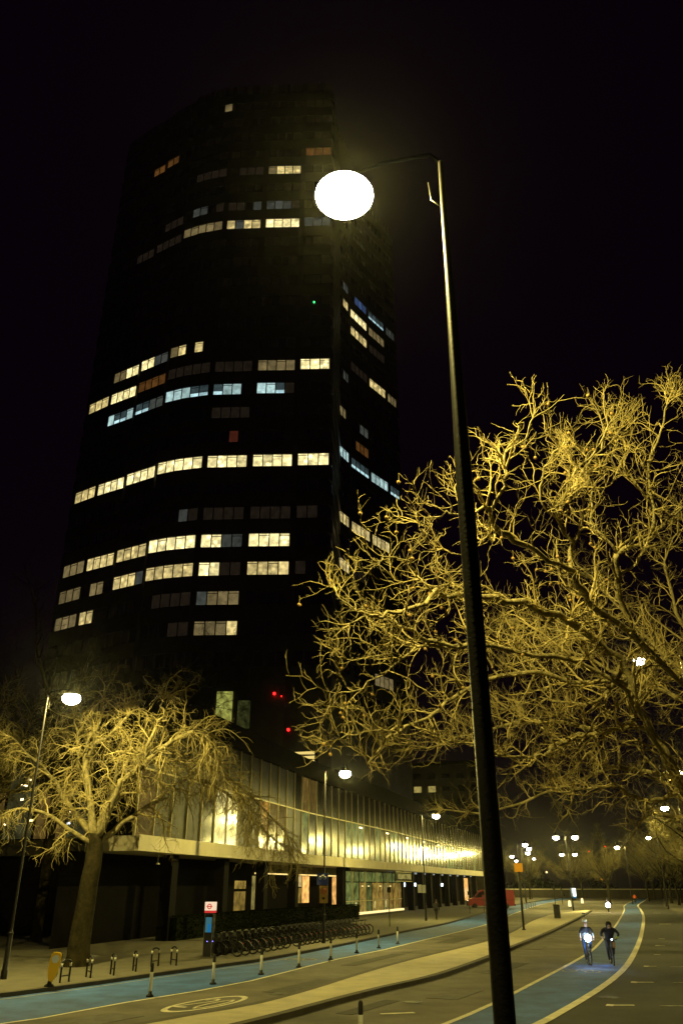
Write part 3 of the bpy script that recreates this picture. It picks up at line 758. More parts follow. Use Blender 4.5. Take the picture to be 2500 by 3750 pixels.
street_lamp(8.05, 84.8, KH, 9.6, [(1.35,-0.5)], PW, 'street lamp with two white notices by the glazed shopfront')
street_lamp(31.3, 119.7, KH, 9.45, [(1.25,-0.3),(-1.25,0.3)], PW*0.8, 'twin-headed street lamp standing on the nose of the traffic island', scale=1.35)  # heads enlarged to imitate lamp bloom
for x, y, lab in ((10.7,24.6,'street lamp nearest on the right side, glowing through plane branches'),(22.3,52.0,'second street lamp on the right side, above the lit tree tips'),(30.9,77.2,'third street lamp on the right side, lower among dark branches'),(46.6,126.4,'fourth street lamp on the right side, right of the twin-headed lamp')):
    street_lamp(x, y, KH, 9.75, [(-1.15,0.45)], PW*0.55 if y > 40 else PW*0.28, lab, scale=1.1 if y > 40 else 0.62)
for x, y, lab in ((30.6,149.9,'upper lamp of the tight cluster beyond the podium end'),(34.9,166.8,'middle lamp of the tight cluster beyond the podium end'),(39.4,188.9,'lower lamp of the tight cluster beyond the podium end'),(40.1,210.5,'leftmost distant lamp beside the foreground post'),(48.7,248,'faint distant lamp beside the foreground post, lower one'),(49.3,228,'distant lamp right of the tight cluster, above the orange sign')):
    street_lamp(x, y, KH, 9.8, [(1.3,-0.4)], PW*0.8, lab, scale=1.4)  # lamp heads here and below made oversized to imitate bloom
street_lamp(51.6, 196.5, KH, 9.8, [(1.4,-0.4),(-1.4,0.4)], PW*0.8, 'distant twin-headed lamp below the nearer twin-headed lamp', scale=1.45)
street_lamp(52.4, 159.2, KH, 9.8, [(-1.3,0.4)], PW*0.8, 'distant lamp at top of the lit round tree crown', scale=1.4)

# ------------------------------------------------------------------ trees
class Tree:
    def __init__(s, seed): s.r = random.Random(seed); s.limb = MB(); s.twig = MB(); s.tips = []; s.fall = 0.35
    def walk(s, p, d, length, r0, r1, nseg, wob, up):
        pts = [Vector(p)]; d = Vector(d).normalized(); rs = [r0]
        for i in range(nseg):
            d = d + Vector((s.r.gauss(0,wob), s.r.gauss(0,wob), s.r.gauss(0,wob))) + Vector((0,0,up))
            d.normalize(); pts.append(pts[-1]+d*(length/nseg)); rs.append(r0+(r1-r0)*(i+1)/nseg)
        return pts, rs
    def side(s, d, ang):
        d = Vector(d).normalized(); o = d.orthogonal().normalized()
        o = Quaternion(d, s.r.uniform(0, 2*math.pi)) @ o
        return (d*math.cos(ang)+o*math.sin(ang)).normalized()
    def twigs(s, pts, rs, lv, cfg):
        """spread side shoots along a polyline"""
        if lv >= len(cfg): 
            s.tips.append((pts[-1], (pts[-1]-pts[-2]).normalized())); return
        gap, ln, wob, up, nseg, k, rmin, skip = cfg[lv]
        L = sum((b-a).length for a, b in zip(pts, pts[1:]))
        t = L*skip+s.r.random()*gap
        while t < L:
            acc = 0
            for i, (a, b) in enumerate(zip(pts, pts[1:])):
                l = (b-a).length
                if acc+l >= t: break
                acc += l
            f = (t-acc)/max(l, 1e-6); p = a.lerp(b, f); rr = rs[i]+(rs[i+1]-rs[i])*f
            d = s.side(b-a, s.r.uniform(0.5, 1.25))
            d = (d + Vector((0,0,0.25 if up > 0 else -0.1))).normalized()
            l2 = ln*s.r.uniform(0.35, 1.3)*(1.0-s.fall*t/L)
            r2 = max(rmin, min(rr*0.62, l2*0.014+rmin))
            q, qr = s.walk(p, d, l2, r2, max(rmin*0.35, r2*0.22), nseg, wob, up)
            s.twig.tube(q, qr, k, caps=False)
            s.twigs(q, qr, lv+1, cfg)
            t += gap*s.r.uniform(0.5, 1.5)
    def smooth(s, pts, wob=0.0):
        P = [Vector(p) for p in pts]; D = []
        for i in range(len(P)-1):
            p0 = P[max(i-1,0)]; p1 = P[i]; p2 = P[i+1]; p3 = P[min(i+2,len(P)-1)]
            for j in range(3):
                t = j/3
                q = 0.5*((2*p1)+(-p0+p2)*t+(2*p0-5*p1+4*p2-p3)*t*t+(-p0+3*p1-3*p2+p3)*t**3)
                if wob and (i or j): q = q+Vector((s.r.gauss(0,wob), s.r.gauss(0,wob), s.r.gauss(0,wob)))
                D.append(q)
        D.append(P[-1]); return D

T1 = {
'A':([(6.3,13.0,4.9),(5.53,12.3,5.71),(4.17,11,6.35),(3.29,10,6.5),(2.85,9.3,6.64),(2.33,8.8,6.7),(1.99,8.4,6.68),(1.67,8,6.73),(1.62,7.8,6.83),(1.76,7.7,7.01),(1.78,7.6,7.2)],.095,.022),
'A2':([(2.85,9.3,6.64),(2.9,9.2,6.93),(2.74,9,7.14),(2.73,8.9,7.4),(2.89,8.7,7.74),(3.22,8.6,8.06),(3.33,8.5,8.31)],.042,.014),
'A3':([(1.78,7.6,7.2),(1.87,7.6,7.44),(2.06,7.6,7.66),(2.15,7.6,7.86)],.02,.008),
'A4':([(4.17,11,6.35),(3.85,10.4,6.94),(3.76,10,7.19),(4.29,10.2,7.5),(4.37,10,7.93),(4.22,9.6,8.36),(4.3,9.2,8.61),(4.37,9,8.95)],.055,.012),
'A5':([(4.29,10.2,7.5),(4.7,10.4,7.9),(5.15,10.6,8.22),(5.35,10.4,8.8)],.035,.012),
'A6':([(5.53,12.3,5.71),(5.66,12.6,6.71),(5.52,12.6,7.41),(5.47,12.4,8.07),(5.56,12,8.39)],.06,.014),
'B0':([(6.1,13.3,3.3),(5.18,12.8,4.6),(4.81,12.5,5.21),(4.48,12.2,5.74),(4.31,12,6.11),(3.79,11.4,6.37),(2.93,10.2,6.36),(2.07,9.3,6.27),(1.74,9,6.23),(1.19,8.6,6.1),(1.02,8.4,6.06),(0.6,8,5.7),(0.32,7.8,5.59),(0.08,7.7,5.49)],.15,.012),
'B1':([(4.81,12.5,5.21),(4.67,13,5.43),(4.23,13,5.35),(3.62,12.5,5.15),(3.1,12,4.91),(2.92,12,4.85),(2.41,11.5,4.72),(2.05,11.2,4.76),(1.66,11,4.85),(1.26,10.7,4.87)],.065,.014),
'C1':([(1.02,8.4,6.06),(0.84,8.2,6.19),(0.74,8,6.27),(0.56,7.9,6.3),(0.4,7.8,6.19)],.02,.008),
'D':([(4.48,12.2,5.74),(3.65,11.6,6.05),(2.61,10.6,5.98),(1.6,9.6,5.79),(1.01,9.2,5.73),(0.87,9,5.79),(0.6,8.8,5.86),(0.43,8.8,5.91),(0.16,8.6,5.95),(-0.06,8.5,6.11)],.06,.01),
'D2':([(1.43,9.5,5.78),(0.87,9.2,5.68),(0.64,9,5.66),(0.43,8.9,5.48),(0.06,8.7,5.39)],.026,.008),
'F':([(0.89,9.2,5.68),(0.62,9,5.41),(0.42,8.9,5.22),(0.12,8.8,5.06),(-0.11,8.8,4.98)],.02,.008),
'E':([(4.36,12.1,5.92),(3.45,12,5.94),(2.6,11.5,5.94),(1.85,11,5.59),(1.46,10.6,5.33),(1.19,10.3,5.09),(0.77,10,4.86),(0.51,9.8,4.69),(0.4,9.7,4.52),(0.3,9.6,4.38)],.06,.012),
'E2':([(0.77,10,4.86),(0.46,9.8,4.79),(0.16,9.7,4.74),(-0.06,9.6,4.66)],.022,.008),
'G':([(1.62,7.8,6.83),(1.3,7.6,6.64),(1.13,7.6,6.67),(0.96,7.5,6.58),(0.82,7.5,6.5)],.022,.008),
'H':([(1.67,8,6.71),(1.49,8.2,6.45),(1.31,8.2,6.42),(1.12,8.1,6.48)],.018,.008),
'A7':([(2.73,8.9,7.4),(3.0,9.1,7.8),(3.3,9.3,8.25),(3.55,9.4,8.55),(3.6,9.4,8.95)],.03,.01),
'A8':([(3.76,10,7.19),(3.4,9.8,7.6),(3.45,9.7,8.0),(3.2,9.5,8.3)],.028,.01),
'M':([(5.2,12.8,4.6),(4.6,14,4.9),(3.6,15,4.6),(2.6,15.5,4.3),(1.9,15.8,4.4)],.06,.014),
'N':([(5.5,12.6,5.7),(4.8,14,6.6),(4.0,15,7.4),(3.4,15.6,8.0)],.06,.014),
'O':([(6.4,13,5.5),(6.0,14.5,7),(5.4,15.5,8.6),(5.0,16,9.6)],.07,.016),
'P':([(4.23,13,5.35),(3.4,14,5.7),(2.4,14.6,5.6),(1.6,15,5.4),(1.0,15.2,5.5)],.055,.012),
'Q':([(2.74,9,7.14),(2.45,8.7,7.4),(2.5,8.6,7.75),(2.72,8.5,8.0)],.022,.009),
'S':([(4.37,10,7.93),(4.0,9.8,8.3),(3.85,9.7,8.6),(3.95,9.6,8.95)],.024,.009),
'T':([(5.35,10.4,8.8),(5.2,10.2,9.3),(5.05,10,9.7)],.02,.008),
'I':([(4.54,12.6,5.41),(4.99,13,6.13),(5.46,13.2,6.55),(6.0,13.4,6.79)],.05,.02),
'J':([(5.9,13.2,3.6),(5.18,12.8,4.35),(4.82,12.6,4.26),(4.29,12.2,4.29),(3.93,12,4.4),(3.48,11.8,4.34),(3.03,11.6,4.28)],.07,.014),
'K':([(3.79,11.4,6.37),(3.71,12,6.62),(3.3,12.5,6.91),(2.86,12.8,6.86),(2.5,13,7.06)],.045,.012),
'L':([(4.31,12,6.11),(4.11,12.6,5.78),(3.78,13,5.77),(3.36,13.4,5.95),(2.83,13.6,5.81)],.05,.012),
}
def near_plane_tree():
    t = Tree(21); t.fall = 0.55
    root = empty('plane_tree', (6.9, 13.6, KH)); off = (-6.9, -13.6, -KH)
    tag(root, 'large bare plane tree with lit gnarled branches and seed balls behind the foreground post', 'tree')
    tr = t.smooth([(6.9,13.6,0.05),(6.75,13.55,1.5),(6.45,13.4,3.0),(6.3,13.1,4.6),(6.35,13.0,6.2),(6.6,13.0,8.5)], 0.02)
    MB().tube(tr, [0.36+(0.10-0.36)*(i/(len(tr)-1))**0.8 for i in range(len(tr))], 14).build('trunk', 'bark', root, True, loc=off)
    cfg = [(0.185, 1.2, 0.24, 0.025, 11, 5, 0.0055, 0.08), (0.105, 0.50, 0.26, 0.04, 8, 4, 0.0037, 0.10), (0.095, 0.20, 0.26, 0.05, 4, 3, 0.0026, 0.15)]
    fine = [(0.12, 1.25, 0.22, 0.015, 10, 4, 0.0042, 0.05), (0.09, 0.5, 0.24, 0.02, 7, 3, 0.0027, 0.1), (0.10, 0.2, 0.24, 0.04, 4, 3, 0.002, 0.15)]
    for k, (pts, r0, r1) in T1.items():
        q = t.smooth(pts, 0.022); n = len(q)
        rs = [r0+(r1-r0)*(i/(n-1))**0.75 for i in range(n)]
        rs = [r*t.r.uniform(0.66, 0.86)*(0.8 if r > 0.05 else 1) for r in rs]
        MB().tube(q, rs, 8).build('limb', 'bark', root, True, loc=off)
        t.twigs(q, rs, 0, fine if k in ('K','L','M','N','O','P','J','I','E','B1','A6') else cfg)
        # a spray at the limb's end
        for _ in range(4):
            d = t.side(q[-1]-q[-2], t.r.uniform(0.1, 0.7))
            w2, wr = t.walk(q[-1], d, t.r.uniform(0.2, 0.5), r1*0.8, 0.002, 6, 0.22, 0.06)
            t.twig.tube(w2, wr, 4, caps=False); t.twigs(w2, wr, 1, cfg)
    # fine background twigs from the trunk's unseen crown side
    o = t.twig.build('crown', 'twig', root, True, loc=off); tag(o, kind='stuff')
    ball = MB()
    me = bpy.data.meshes.new('seed_ball'); bm = bmesh.new(); bmesh.ops.create_icosphere(bm, subdivisions=2, radius=0.0215)
    for v in bm.verts: v.co *= t.r.uniform(0.86, 1.14)
    for (a, b) in (((0,0,0.018),(0.002,0,0.10)),):
        pass
    bm.to_mesh(me); bm.free(); me.materials.append(M['seed'])
    stalk = MB().tube([(0,0,0.015),(0.004,0.002,0.07),(0,0,0.11)], 0.0016, 3).mesh('stalk', 'twig')
    tips = [p for p, d in t.tips if p.x < 3.6 and (p-Vector((0.03,6.2,9.4))).length < 6.0]
    t.r.shuffle(tips)
    for p in tips[:80]:
        b = inst('seed_ball', me, root, (p.x+off[0], p.y+off[1], p.z+off[2]-0.11))
        inst('stalk', stalk, b)
    print('near tree tris', len(t.twig.f)*2)
near_plane_tree()

T4 = {
'a':([(-10.7,37.2,4.9),(-11.3,37.4,6.84),(-11.75,37.6,8.35),(-11.66,37.6,9.08),(-11.18,37.4,10.1),(-11.09,37.2,10.9)],.26,.05),
'b':([(-11.66,37.6,8.47),(-11.05,37,9.05),(-9.82,36.2,9.82),(-9.56,36,10.08)],.13,.06),
'c':([(-10.7,37.2,4.9),(-9.77,36.4,6.92),(-9.14,36,7.5),(-8.15,35.5,8.17),(-6.77,35,8.96),(-5.95,34.6,9.0),(-5.35,34.4,8.35),(-4.92,34.2,7.44),(-4.3,34.4,6.5),(-3.7,34.8,5.9)],.22,.04),
'd':([(-9.77,36.4,6.92),(-8.86,36,7.56),(-8.22,35.4,9.08),(-7.82,35,9.83),(-7.76,34.8,10.49)],.15,.04),
'e':([(-10.65,37.2,4.6),(-9.6,37.5,5.66),(-8.59,38,6.53),(-8.02,38.4,7.17),(-7.06,39,7.68),(-5.56,39.6,7.14),(-4.53,40,6.32),(-3.7,40.3,5.5),(-3.1,40.6,5.0)],.18,.03),
'f':([(-10.79,37.2,5.1),(-12.27,37.8,6.37),(-13.41,38.4,7.73),(-14.95,39,8.8),(-15.95,39.2,9.59)],.2,.04),
'g':([(-11.3,37.4,6.84),(-12.22,38.4,8.22),(-12.63,39,9.6),(-13.03,39.2,10.5)],.14,.04),
'h':([(-10.7,37.2,4.7),(-12.32,36.4,5.7),(-13.65,36,6.11),(-14.44,35.8,5.76)],.17,.04),
'i':([(-9.14,36,7.5),(-7.98,37,8.15),(-6.68,38,8.29),(-5.4,39,7.81),(-4.12,39.6,6.77),(-3.2,39.9,5.9),(-2.6,40.2,5.3)],.12,.03),
'j':([(-10.72,37.2,5.0),(-10.83,39,7.08),(-10.77,40.5,8.5),(-10.18,41.5,9.4),(-9.83,42,10.0)],.17,.04)}
def left_tree():
    t = Tree(33)
    root = empty('plane_tree', (-10.9, 37.4, KH)); off = (10.9, -37.4, -KH)
    tag(root, 'pruned plane tree with thick trunk at left, drooping lit twigs before the podium', 'tree')
    tr = t.smooth([(-10.89,37.4,0.05),(-10.86,37.4,0.5),(-10.82,37.4,2.07),(-10.7,37.3,3.88),(-10.68,37.2,5.2)], 0.015); n = len(tr)
    MB().tube(tr, [0.50*(1-i/(n-1))**2*0.3+0.40-0.06*i/(n-1) for i in range(n)], 14).build('trunk', 'bark_dark', root, True, loc=off)  # bark darkened to stand in for the crown's shade on the trunk
    cfg = [(0.27, 1.9, 0.27, -0.05, 9, 4, 0.019, 0.12), (0.20, 1.1, 0.28, -0.13, 7, 3, 0.0115, 0.08), (0.19, 0.5, 0.26, -0.13, 4, 3, 0.008, 0.1)]
    droop = [(0.15, 2.6, 0.17, -0.12, 10, 3, 0.010, 0.35), (0.22, 0.9, 0.2, -0.16, 6, 3, 0.0065, 0.1)]
    for k, (pts, r0, r1) in T4.items():
        q = t.smooth(pts, 0.05); n = len(q); rs = [r0+(r1-r0)*(i/(n-1))**0.7 for i in range(n)]
        rs = [r*0.78*t.r.uniform(0.88,1.14) for r in rs]
        MB().tube(q, rs, 9).build('limb', 'bark_left', root, True, loc=off)
        t.twigs(q, rs, 0, cfg)
        if k in 'cei': t.twigs(q, rs, 0, droop)
        for _ in range(6):
            d = t.side(q[-1]-q[-2], t.r.uniform(0.2, 0.9)); w2, wr = t.walk(q[-1], d, t.r.uniform(0.9,2.0), r1*0.75, 0.01, 7, 0.2, -0.05)
            t.twig.tube(w2, wr, 4, caps=False); t.twigs(w2, wr, 1, cfg)
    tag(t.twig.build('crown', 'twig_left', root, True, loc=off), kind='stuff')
    print('left tree tris', len(t.twig.f)*2)
left_tree()

def generic_tree(seed, H, spread, rt, dense, fine=0.02, tm='twig_far'):
    t = Tree(seed); root = empty('street_tree')
    lean = t.r.uniform(-0.3,0.3)
    tr = t.smooth([(0,0,-0.05),(0.02,0,0.6),(lean*0.4,0.05,H*0.22),(lean,0.1,H*0.38)], 0.02); n = len(tr)
    MB().tube(tr, [rt*(1.25-0.45*min(1,i/2.0)) if i < 3 else rt*(0.85-0.25*i/n) for i in range(n)], 10).build('trunk', 'bark_dark', root, True)
    cfg = [(H*0.045/dense, H*0.16, 0.22, 0.03, 5, 3, fine, 0.2), (H*0.035/dense, H*0.085, 0.26, 0.0, 4, 3, fine*0.75, 0.1), (H*0.04/dense, H*0.04, 0.26, 0.0, 2, 3, fine*0.7, 0.1)]
    nl = 11
    for i in range(nl):
        a = 2*math.pi*(i+t.r.random()*0.7)/nl; el = t.r.uniform(0.35, 1.15)
        z0 = H*t.r.uniform(0.26, 0.40); p = Vector((lean*z0/(H*0.38), 0.05, z0))
        d = Vector((math.cos(a)*math.cos(el), math.sin(a)*math.cos(el), math.sin(el)))
        ln = (spread*math.cos(el)+H*0.55*math.sin(el))*t.r.uniform(0.8,1.1)
        q, rs = t.walk(p, d, ln, rt*0.5, rt*0.08, 9, 0.13, 0.035)
        MB().tube(q, rs, 6).build('limb', 'bark_dark', root, True)
        t.twigs(q, rs, 0, cfg)
    tag(t.twig.build('crown', tm, root, True), kind='stuff')
    print('generic', seed, len(t.twig.f)*2)
    return root
protoA = generic_tree(3, 13.0, 6.2, 0.27, 2.5, 0.012)
protoB = generic_tree(4, 11.5, 5.8, 0.24, 2.5, 0.013)
protoC = generic_tree(6, 11.0, 6.8, 0.3, 2.8, 0.015)
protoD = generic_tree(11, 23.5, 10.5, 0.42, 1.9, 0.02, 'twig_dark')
spots = [
 (protoD,-18.0,53.0,0.8,1.0,'tall unlit bare tree behind the left plane tree, twigs crossing tower windows'),
 (protoA,-20.5,43.5,0.3,1.0,'bare tree at far left edge, its crown crossing behind the left lamp post'),
 (protoB,23.6,46.5,1.1,1.05,'bare street tree at right edge, nearest behind the big plane tree'),
 (protoA,31.6,69.5,2.0,1.0,'bare street tree on the right side, beside the third right lamp'),
 (protoB,39.6,93,0.4,1.0,'bare street tree on the right footway, thick crown below the lamps'),
 (protoA,46.2,118,4.0,0.95,'bare street tree at right edge with dark trunk by the footway kerb'),
 (protoC,63.5,170,5.0,1.0,'slim dark tree right of the orange-jacketed rider, left of its pair'),
 (protoB,66.3,172,2.6,0.95,'slim dark tree right of the orange-jacketed rider, right of its pair'),
 (protoA,67.5,194,1.6,1.0,'pale-trunked tree behind the orange-jacketed rider'),
 (protoC,51.0,168,0.9,1.05,'round lit tree crown under the lamp in the middle distance'),
 (protoC,56.5,214,2.2,1.15,'broad lit tree crown left of the round one'),
 (protoB,47.5,222,3.7,1.15,'bare tree behind the distant twin-headed lamp'),
 (protoC,41.5,236,1.3,1.2,'bare tree behind the orange post sign'),
 (protoB,76.0,214,5.5,1.2,'dark distant tree at far right of the road bend'),
 (protoC,33.5,240,0.2,1.15,'bare tree directly beside the foreground post, far off'),
 (protoC,34.2,82.5,2.9,0.9,'bare street tree right of the third right lamp, crown at the frame edge'),
 (protoA,52.6,143,2.4,1.0,'bare street tree at the kerb beyond the fourth right lamp'),
 (protoB,58.0,152,0.2,1.05,'bare street tree left of the slim dark pair'),
 (protoC,63.5,232,4.4,1.2,'bare tree behind the wall, between round crown and pale trunk'),
 (protoA,86.0,236,0.2,1.2,'dark distant tree beyond the right-hand trunks'),
]
used = set()
for pr, x, y, rz, s, lab in spots:
    o = pr if pr.name not in used else copy_tree(pr)
    used.add(pr.name)
    o.location = (x, y, KH); o.rotation_euler = (0, 0, rz); o.scale = (s, s, s)
    tag(o, lab, 'tree', 'bare street trees')

# far low wall and dark shrubs closing the view
def far_wall():
    pts = [Vector(p) for p in ((28,262),(60,252),(92,246),(140,238))]
    root = empty('parapet_wall', (60, 252, 0)); tag(root, 'low stone parapet wall across the far end of the road', 'wall')
    for a, b in zip(pts, pts[1:]):
        d = b-a; c = (a+b)/2-Vector((60,252))
        MB().box((c.x,c.y,0.9), (d.length,0.5,2.6), rz=math.atan2(d.y,d.x)).build('wall_panel', 'wall_stone', root)
        MB().box((c.x,c.y,2.3), (d.length,0.7,0.22), rz=math.atan2(d.y,d.x)).build('coping', 'slab_concrete', root)
far_wall()
def shrub_mass():
    rng = random.Random(2); mb = MB()
    for i in range(5200):
        u = rng.random(); x = 25+u*110; y = 264-u*12+rng.gauss(0,3); z = abs(rng.gauss(0,1))*2.6*(0.6+0.5*math.sin(x*0.35)+0.35*math.sin(x*0.13+1))+0.3
        s = rng.uniform(0.25,0.7); a = rng.random()*3
        mb.add([(x-s*math.cos(a),y-s*math.sin(a),z-s),(x+s*math.cos(a),y+s*math.sin(a),z-s*0.4),(x,y+s*0.3,z+s)], [(0,1,2)])
    o = mb.build('distant_shrubbery', 'hedge_leaf'); tag(o, 'dark mass of shrubs behind the far parapet wall', 'shrubs', kind='stuff')
shrub_mass()

# hedge in front of the podium
def hedge():
    rng = random.Random(9)
    pts = [(-10.3,54.0),(-6.6,66.5),(-2.2,79),(1.4,88.5)]
    root = empty('hedge', (-4, 74, KH)); tag(root, 'dark clipped hedge between hire bicycles and podium ground floor', 'hedge')
    P = resample(pts, 40); core = MB(); A = offset(P, -0.38); B = offset(P, 0.38); n = 40
    vs = [(p.x,p.y,z) for z in (KH,1.36) for p in A]+[(p.x,p.y,z) for z in (KH,1.36) for p in B]
    fs = []
    for i in range(n-1): fs += [(i,i+1,n+i+1,n+i),(2*n+i+1,2*n+i,3*n+i,3*n+i+1),(n+i,n+i+1,3*n+i+1,3*n+i)]
    fs += [(0,n,3*n,2*n),(n-1,3*n-1,4*n-1,2*n-1)]
    core.add(vs, fs).build('hedge_core', 'hedge_leaf', root, loc=(4,-74,-KH))
    lf = MB()
    for i in range(7000):
        p = P[rng.randrange(n-1)].lerp(P[min(n-1, rng.randrange(n-1))], 0) 
        k = rng.random()*(n-1.001); a = P[int(k)].lerp(P[int(k)+1], k-int(k)); nn = normals(P)[int(k)] if i % 50 == 0 else nn
        side = rng.random()
        if side < 0.6: q = a+nn*0.40; z = rng.uniform(0.15,1.42)
        else: q = a+nn*rng.uniform(-0.4,0.4); z = 1.40
        x, y = q.x+rng.gauss(0,0.04), q.y+rng.gauss(0,0.04); s = rng.uniform(0.05,0.11); t = rng.random()*6.28
        lf.add([(x+s*math.cos(t),y+s*math.sin(t),z),(x-s*math.sin(t)*0.5,y+s*math.cos(t)*0.5,z+s),(x-s*math.cos(t),y-s*math.sin(t),z+0.02)], [(0,1,2)])
    tag(lf.build('leaves', 'hedge_leaf', root, loc=(4,-74,-KH)), kind='stuff')
hedge()

# ------------------------------------------------------------------ lane wands
def wand(x, y, base, label):
    root = empty('lane_wand', (x, y, base)); tag(root, label, 'bollard', 'flexible lane wands')
    MB().lathe([(0.001,0),(0.12,0.0),(0.115,0.04),(0.06,0.07),(0.055,0.15),(0.001,0.15)], k=14).build('wand_foot', 'black_matt', root, True)
    MB().lathe([(0.045,0.15),(0.052,0.16),(0.05,0.66),(0.045,0.665)], k=14).build('wand_body', 'white_plastic', root, True)
    MB().lathe([(0.05,0.665),(0.052,0.68),(0.05,0.88),(0.03,0.92),(0.001,0.925)], k=14).build('wand_top', 'black_matt', root, True)
WL = [(-5.87,28.5),(-4.43,31.96),(-3.06,35.3),(-1.75,38.3),(-0.46,42.15),(0.82,46.2),(2.09,49.7),(3.36,53.2)]
for i, (x, y) in enumerate(WL):
    wand(x-0.04, y, 0.012, '%s lane wand from the left along the left blue cycle lane' % ORD[i])
wand(0.40, 19.5, 0.0, 'lane wand cut off by the bottom edge beside the foreground post')

# ------------------------------------------------------------------ cycle stands
SP = [((-9.56,31.25),(-9.42,31.6)),((-9.28,33.2),(-8.96,32.75)),((-8.72,34.3),(-8.3,33.55)),((-8.22,35.75),(-7.82,34.95)),((-7.75,37.1),(-7.55,37.5)),((-7.16,38.1),(-6.83,37.7))]
for i, (a, b) in enumerate(SP):
    a = Vector(a); b = Vector(b); d = b-a; c = (a+b)/2; L = 0.46
    root = empty('cycle_stand', (c.x, c.y, KH), math.atan2(d.y, d.x))
    tag(root, '%s low cycle stand from the yellow bollard along the left kerb' % ORD[i], 'cycle stand', 'cycle stands on the left pavement')
    MB().tube([(-L/2,0,0),(-L/2,0,0.56),(-L/2+0.05,0,0.64),(0,0,0.68),(L/2-0.05,0,0.64),(L/2,0,0.56),(L/2,0,0)], 0.032, 10).build('hoop', 'black_paint', root, True)
    MB().tube([(-L/2,0,0.2),(L/2,0,0.2)], 0.02, 8).build('crossbar', 'black_paint', root, True)
    for s in (-1, 1): MB().tube([(s*L/2,0,0.47),(s*L/2,0,0.58)], 0.036, 10).build('white_band', 'white_plastic', root, True)

# ------------------------------------------------------------------ yellow keep-right bollard
def yellow_bollard():
    root = empty('traffic_bollard', (-9.57, 30.1, KH), R(10)); tag(root, 'yellow teardrop traffic bollard with white disc on the left kerb', 'bollard')
    tilt = Matrix.Rotation(R(7), 4, 'Y')
    prof = [(0.0,0.10),(0.07,0.18),(0.13,0.32),(0.165,0.5),(0.17,0.78),(0.16,0.92),(0.11,0.985),(0,1.0)]
    pts = [(x,z) for x,z in prof]+[(-x,z) for x,z in reversed(prof[1:-1])]
    MB().extrude([tilt @ Vector((x,-0.05,z)) for x,z in pts], (0,0.10,0)).build('bollard_shell', 'yellow_plastic', root)
    q = [tilt @ Vector((0.118*math.cos(2*math.pi*i/24),-0.066,0.80+0.118*math.sin(2*math.pi*i/24))) for i in range(24)]
    MB().extrude(q, (0,0.014,0)).build('white_disc', 'white_plastic', root)
    MB().lathe([(0.001,0),(0.17,0),(0.15,0.05),(0.07,0.1),(0.06,0.16),(0.001,0.16)], k=14).build('rubber_foot', 'black_matt', root, True)
    MB().extrude([tilt @ Vector(p) for p in ((0.05,0.052,0.14),(0.155,0.052,0.34),(0.19,0.052,0.95),(0.16,0.052,0.95),(0.02,0.052,0.2))], (0,0.04,0)).build('back_edge', 'black_matt', root)
yellow_bollard()

# ------------------------------------------------------------------ docking station totem
def totem():
    root = empty('cycle_hire_totem', (-6.12, 41.5, KH), R(-12)); tag(root, 'black cycle hire totem with lit white roundel box on top', 'totem')
    MB().box((0,0,0.93), (0.42,0.30,1.74)).build('totem_body', 'totem_black', root)
    MB().box((0,0,0.03), (0.5,0.4,0.06)).build('totem_foot', 'kerb_stone', root)
    hb = MB().box((0,0,2.08), (0.46,0.34,0.46)).build('roundel_box', 'totem_white', root)
    MB().torus((0,-0.176,2.12), 0.095, 0.02, 'Y', 28, 6).build('roundel_ring', 'totem_red', hb)
    MB().box((0,-0.178,2.12), (0.27,0.012,0.045)).build('roundel_bar', 'totem_red', hb)
    MB().box((0,0,1.90), (0.464,0.344,0.10)).build('red_band', 'totem_red', hb)
    MB().box((0,-0.153,1.36), (0.30,0.012,0.62)).build('map_panel', 'screen', root)
    MB().box((0.05,-0.162,1.22), (0.12,0.012,0.34)).build('map_river', 'screen_blue', root)
    for x in (-0.20, 0.20): MB().box((x,-0.152,0.95), (0.012,0.01,1.76)).build('edge_trim', 'steel', root)
    MB().box((-0.02,-0.153,0.68), (0.035,0.01,0.03)).build('status_light', 'led_blue', root)
    MB().box((0.212,-0.05,0.68), (0.01,0.05,0.035)).build('status_light', 'led_blue', root)
totem()

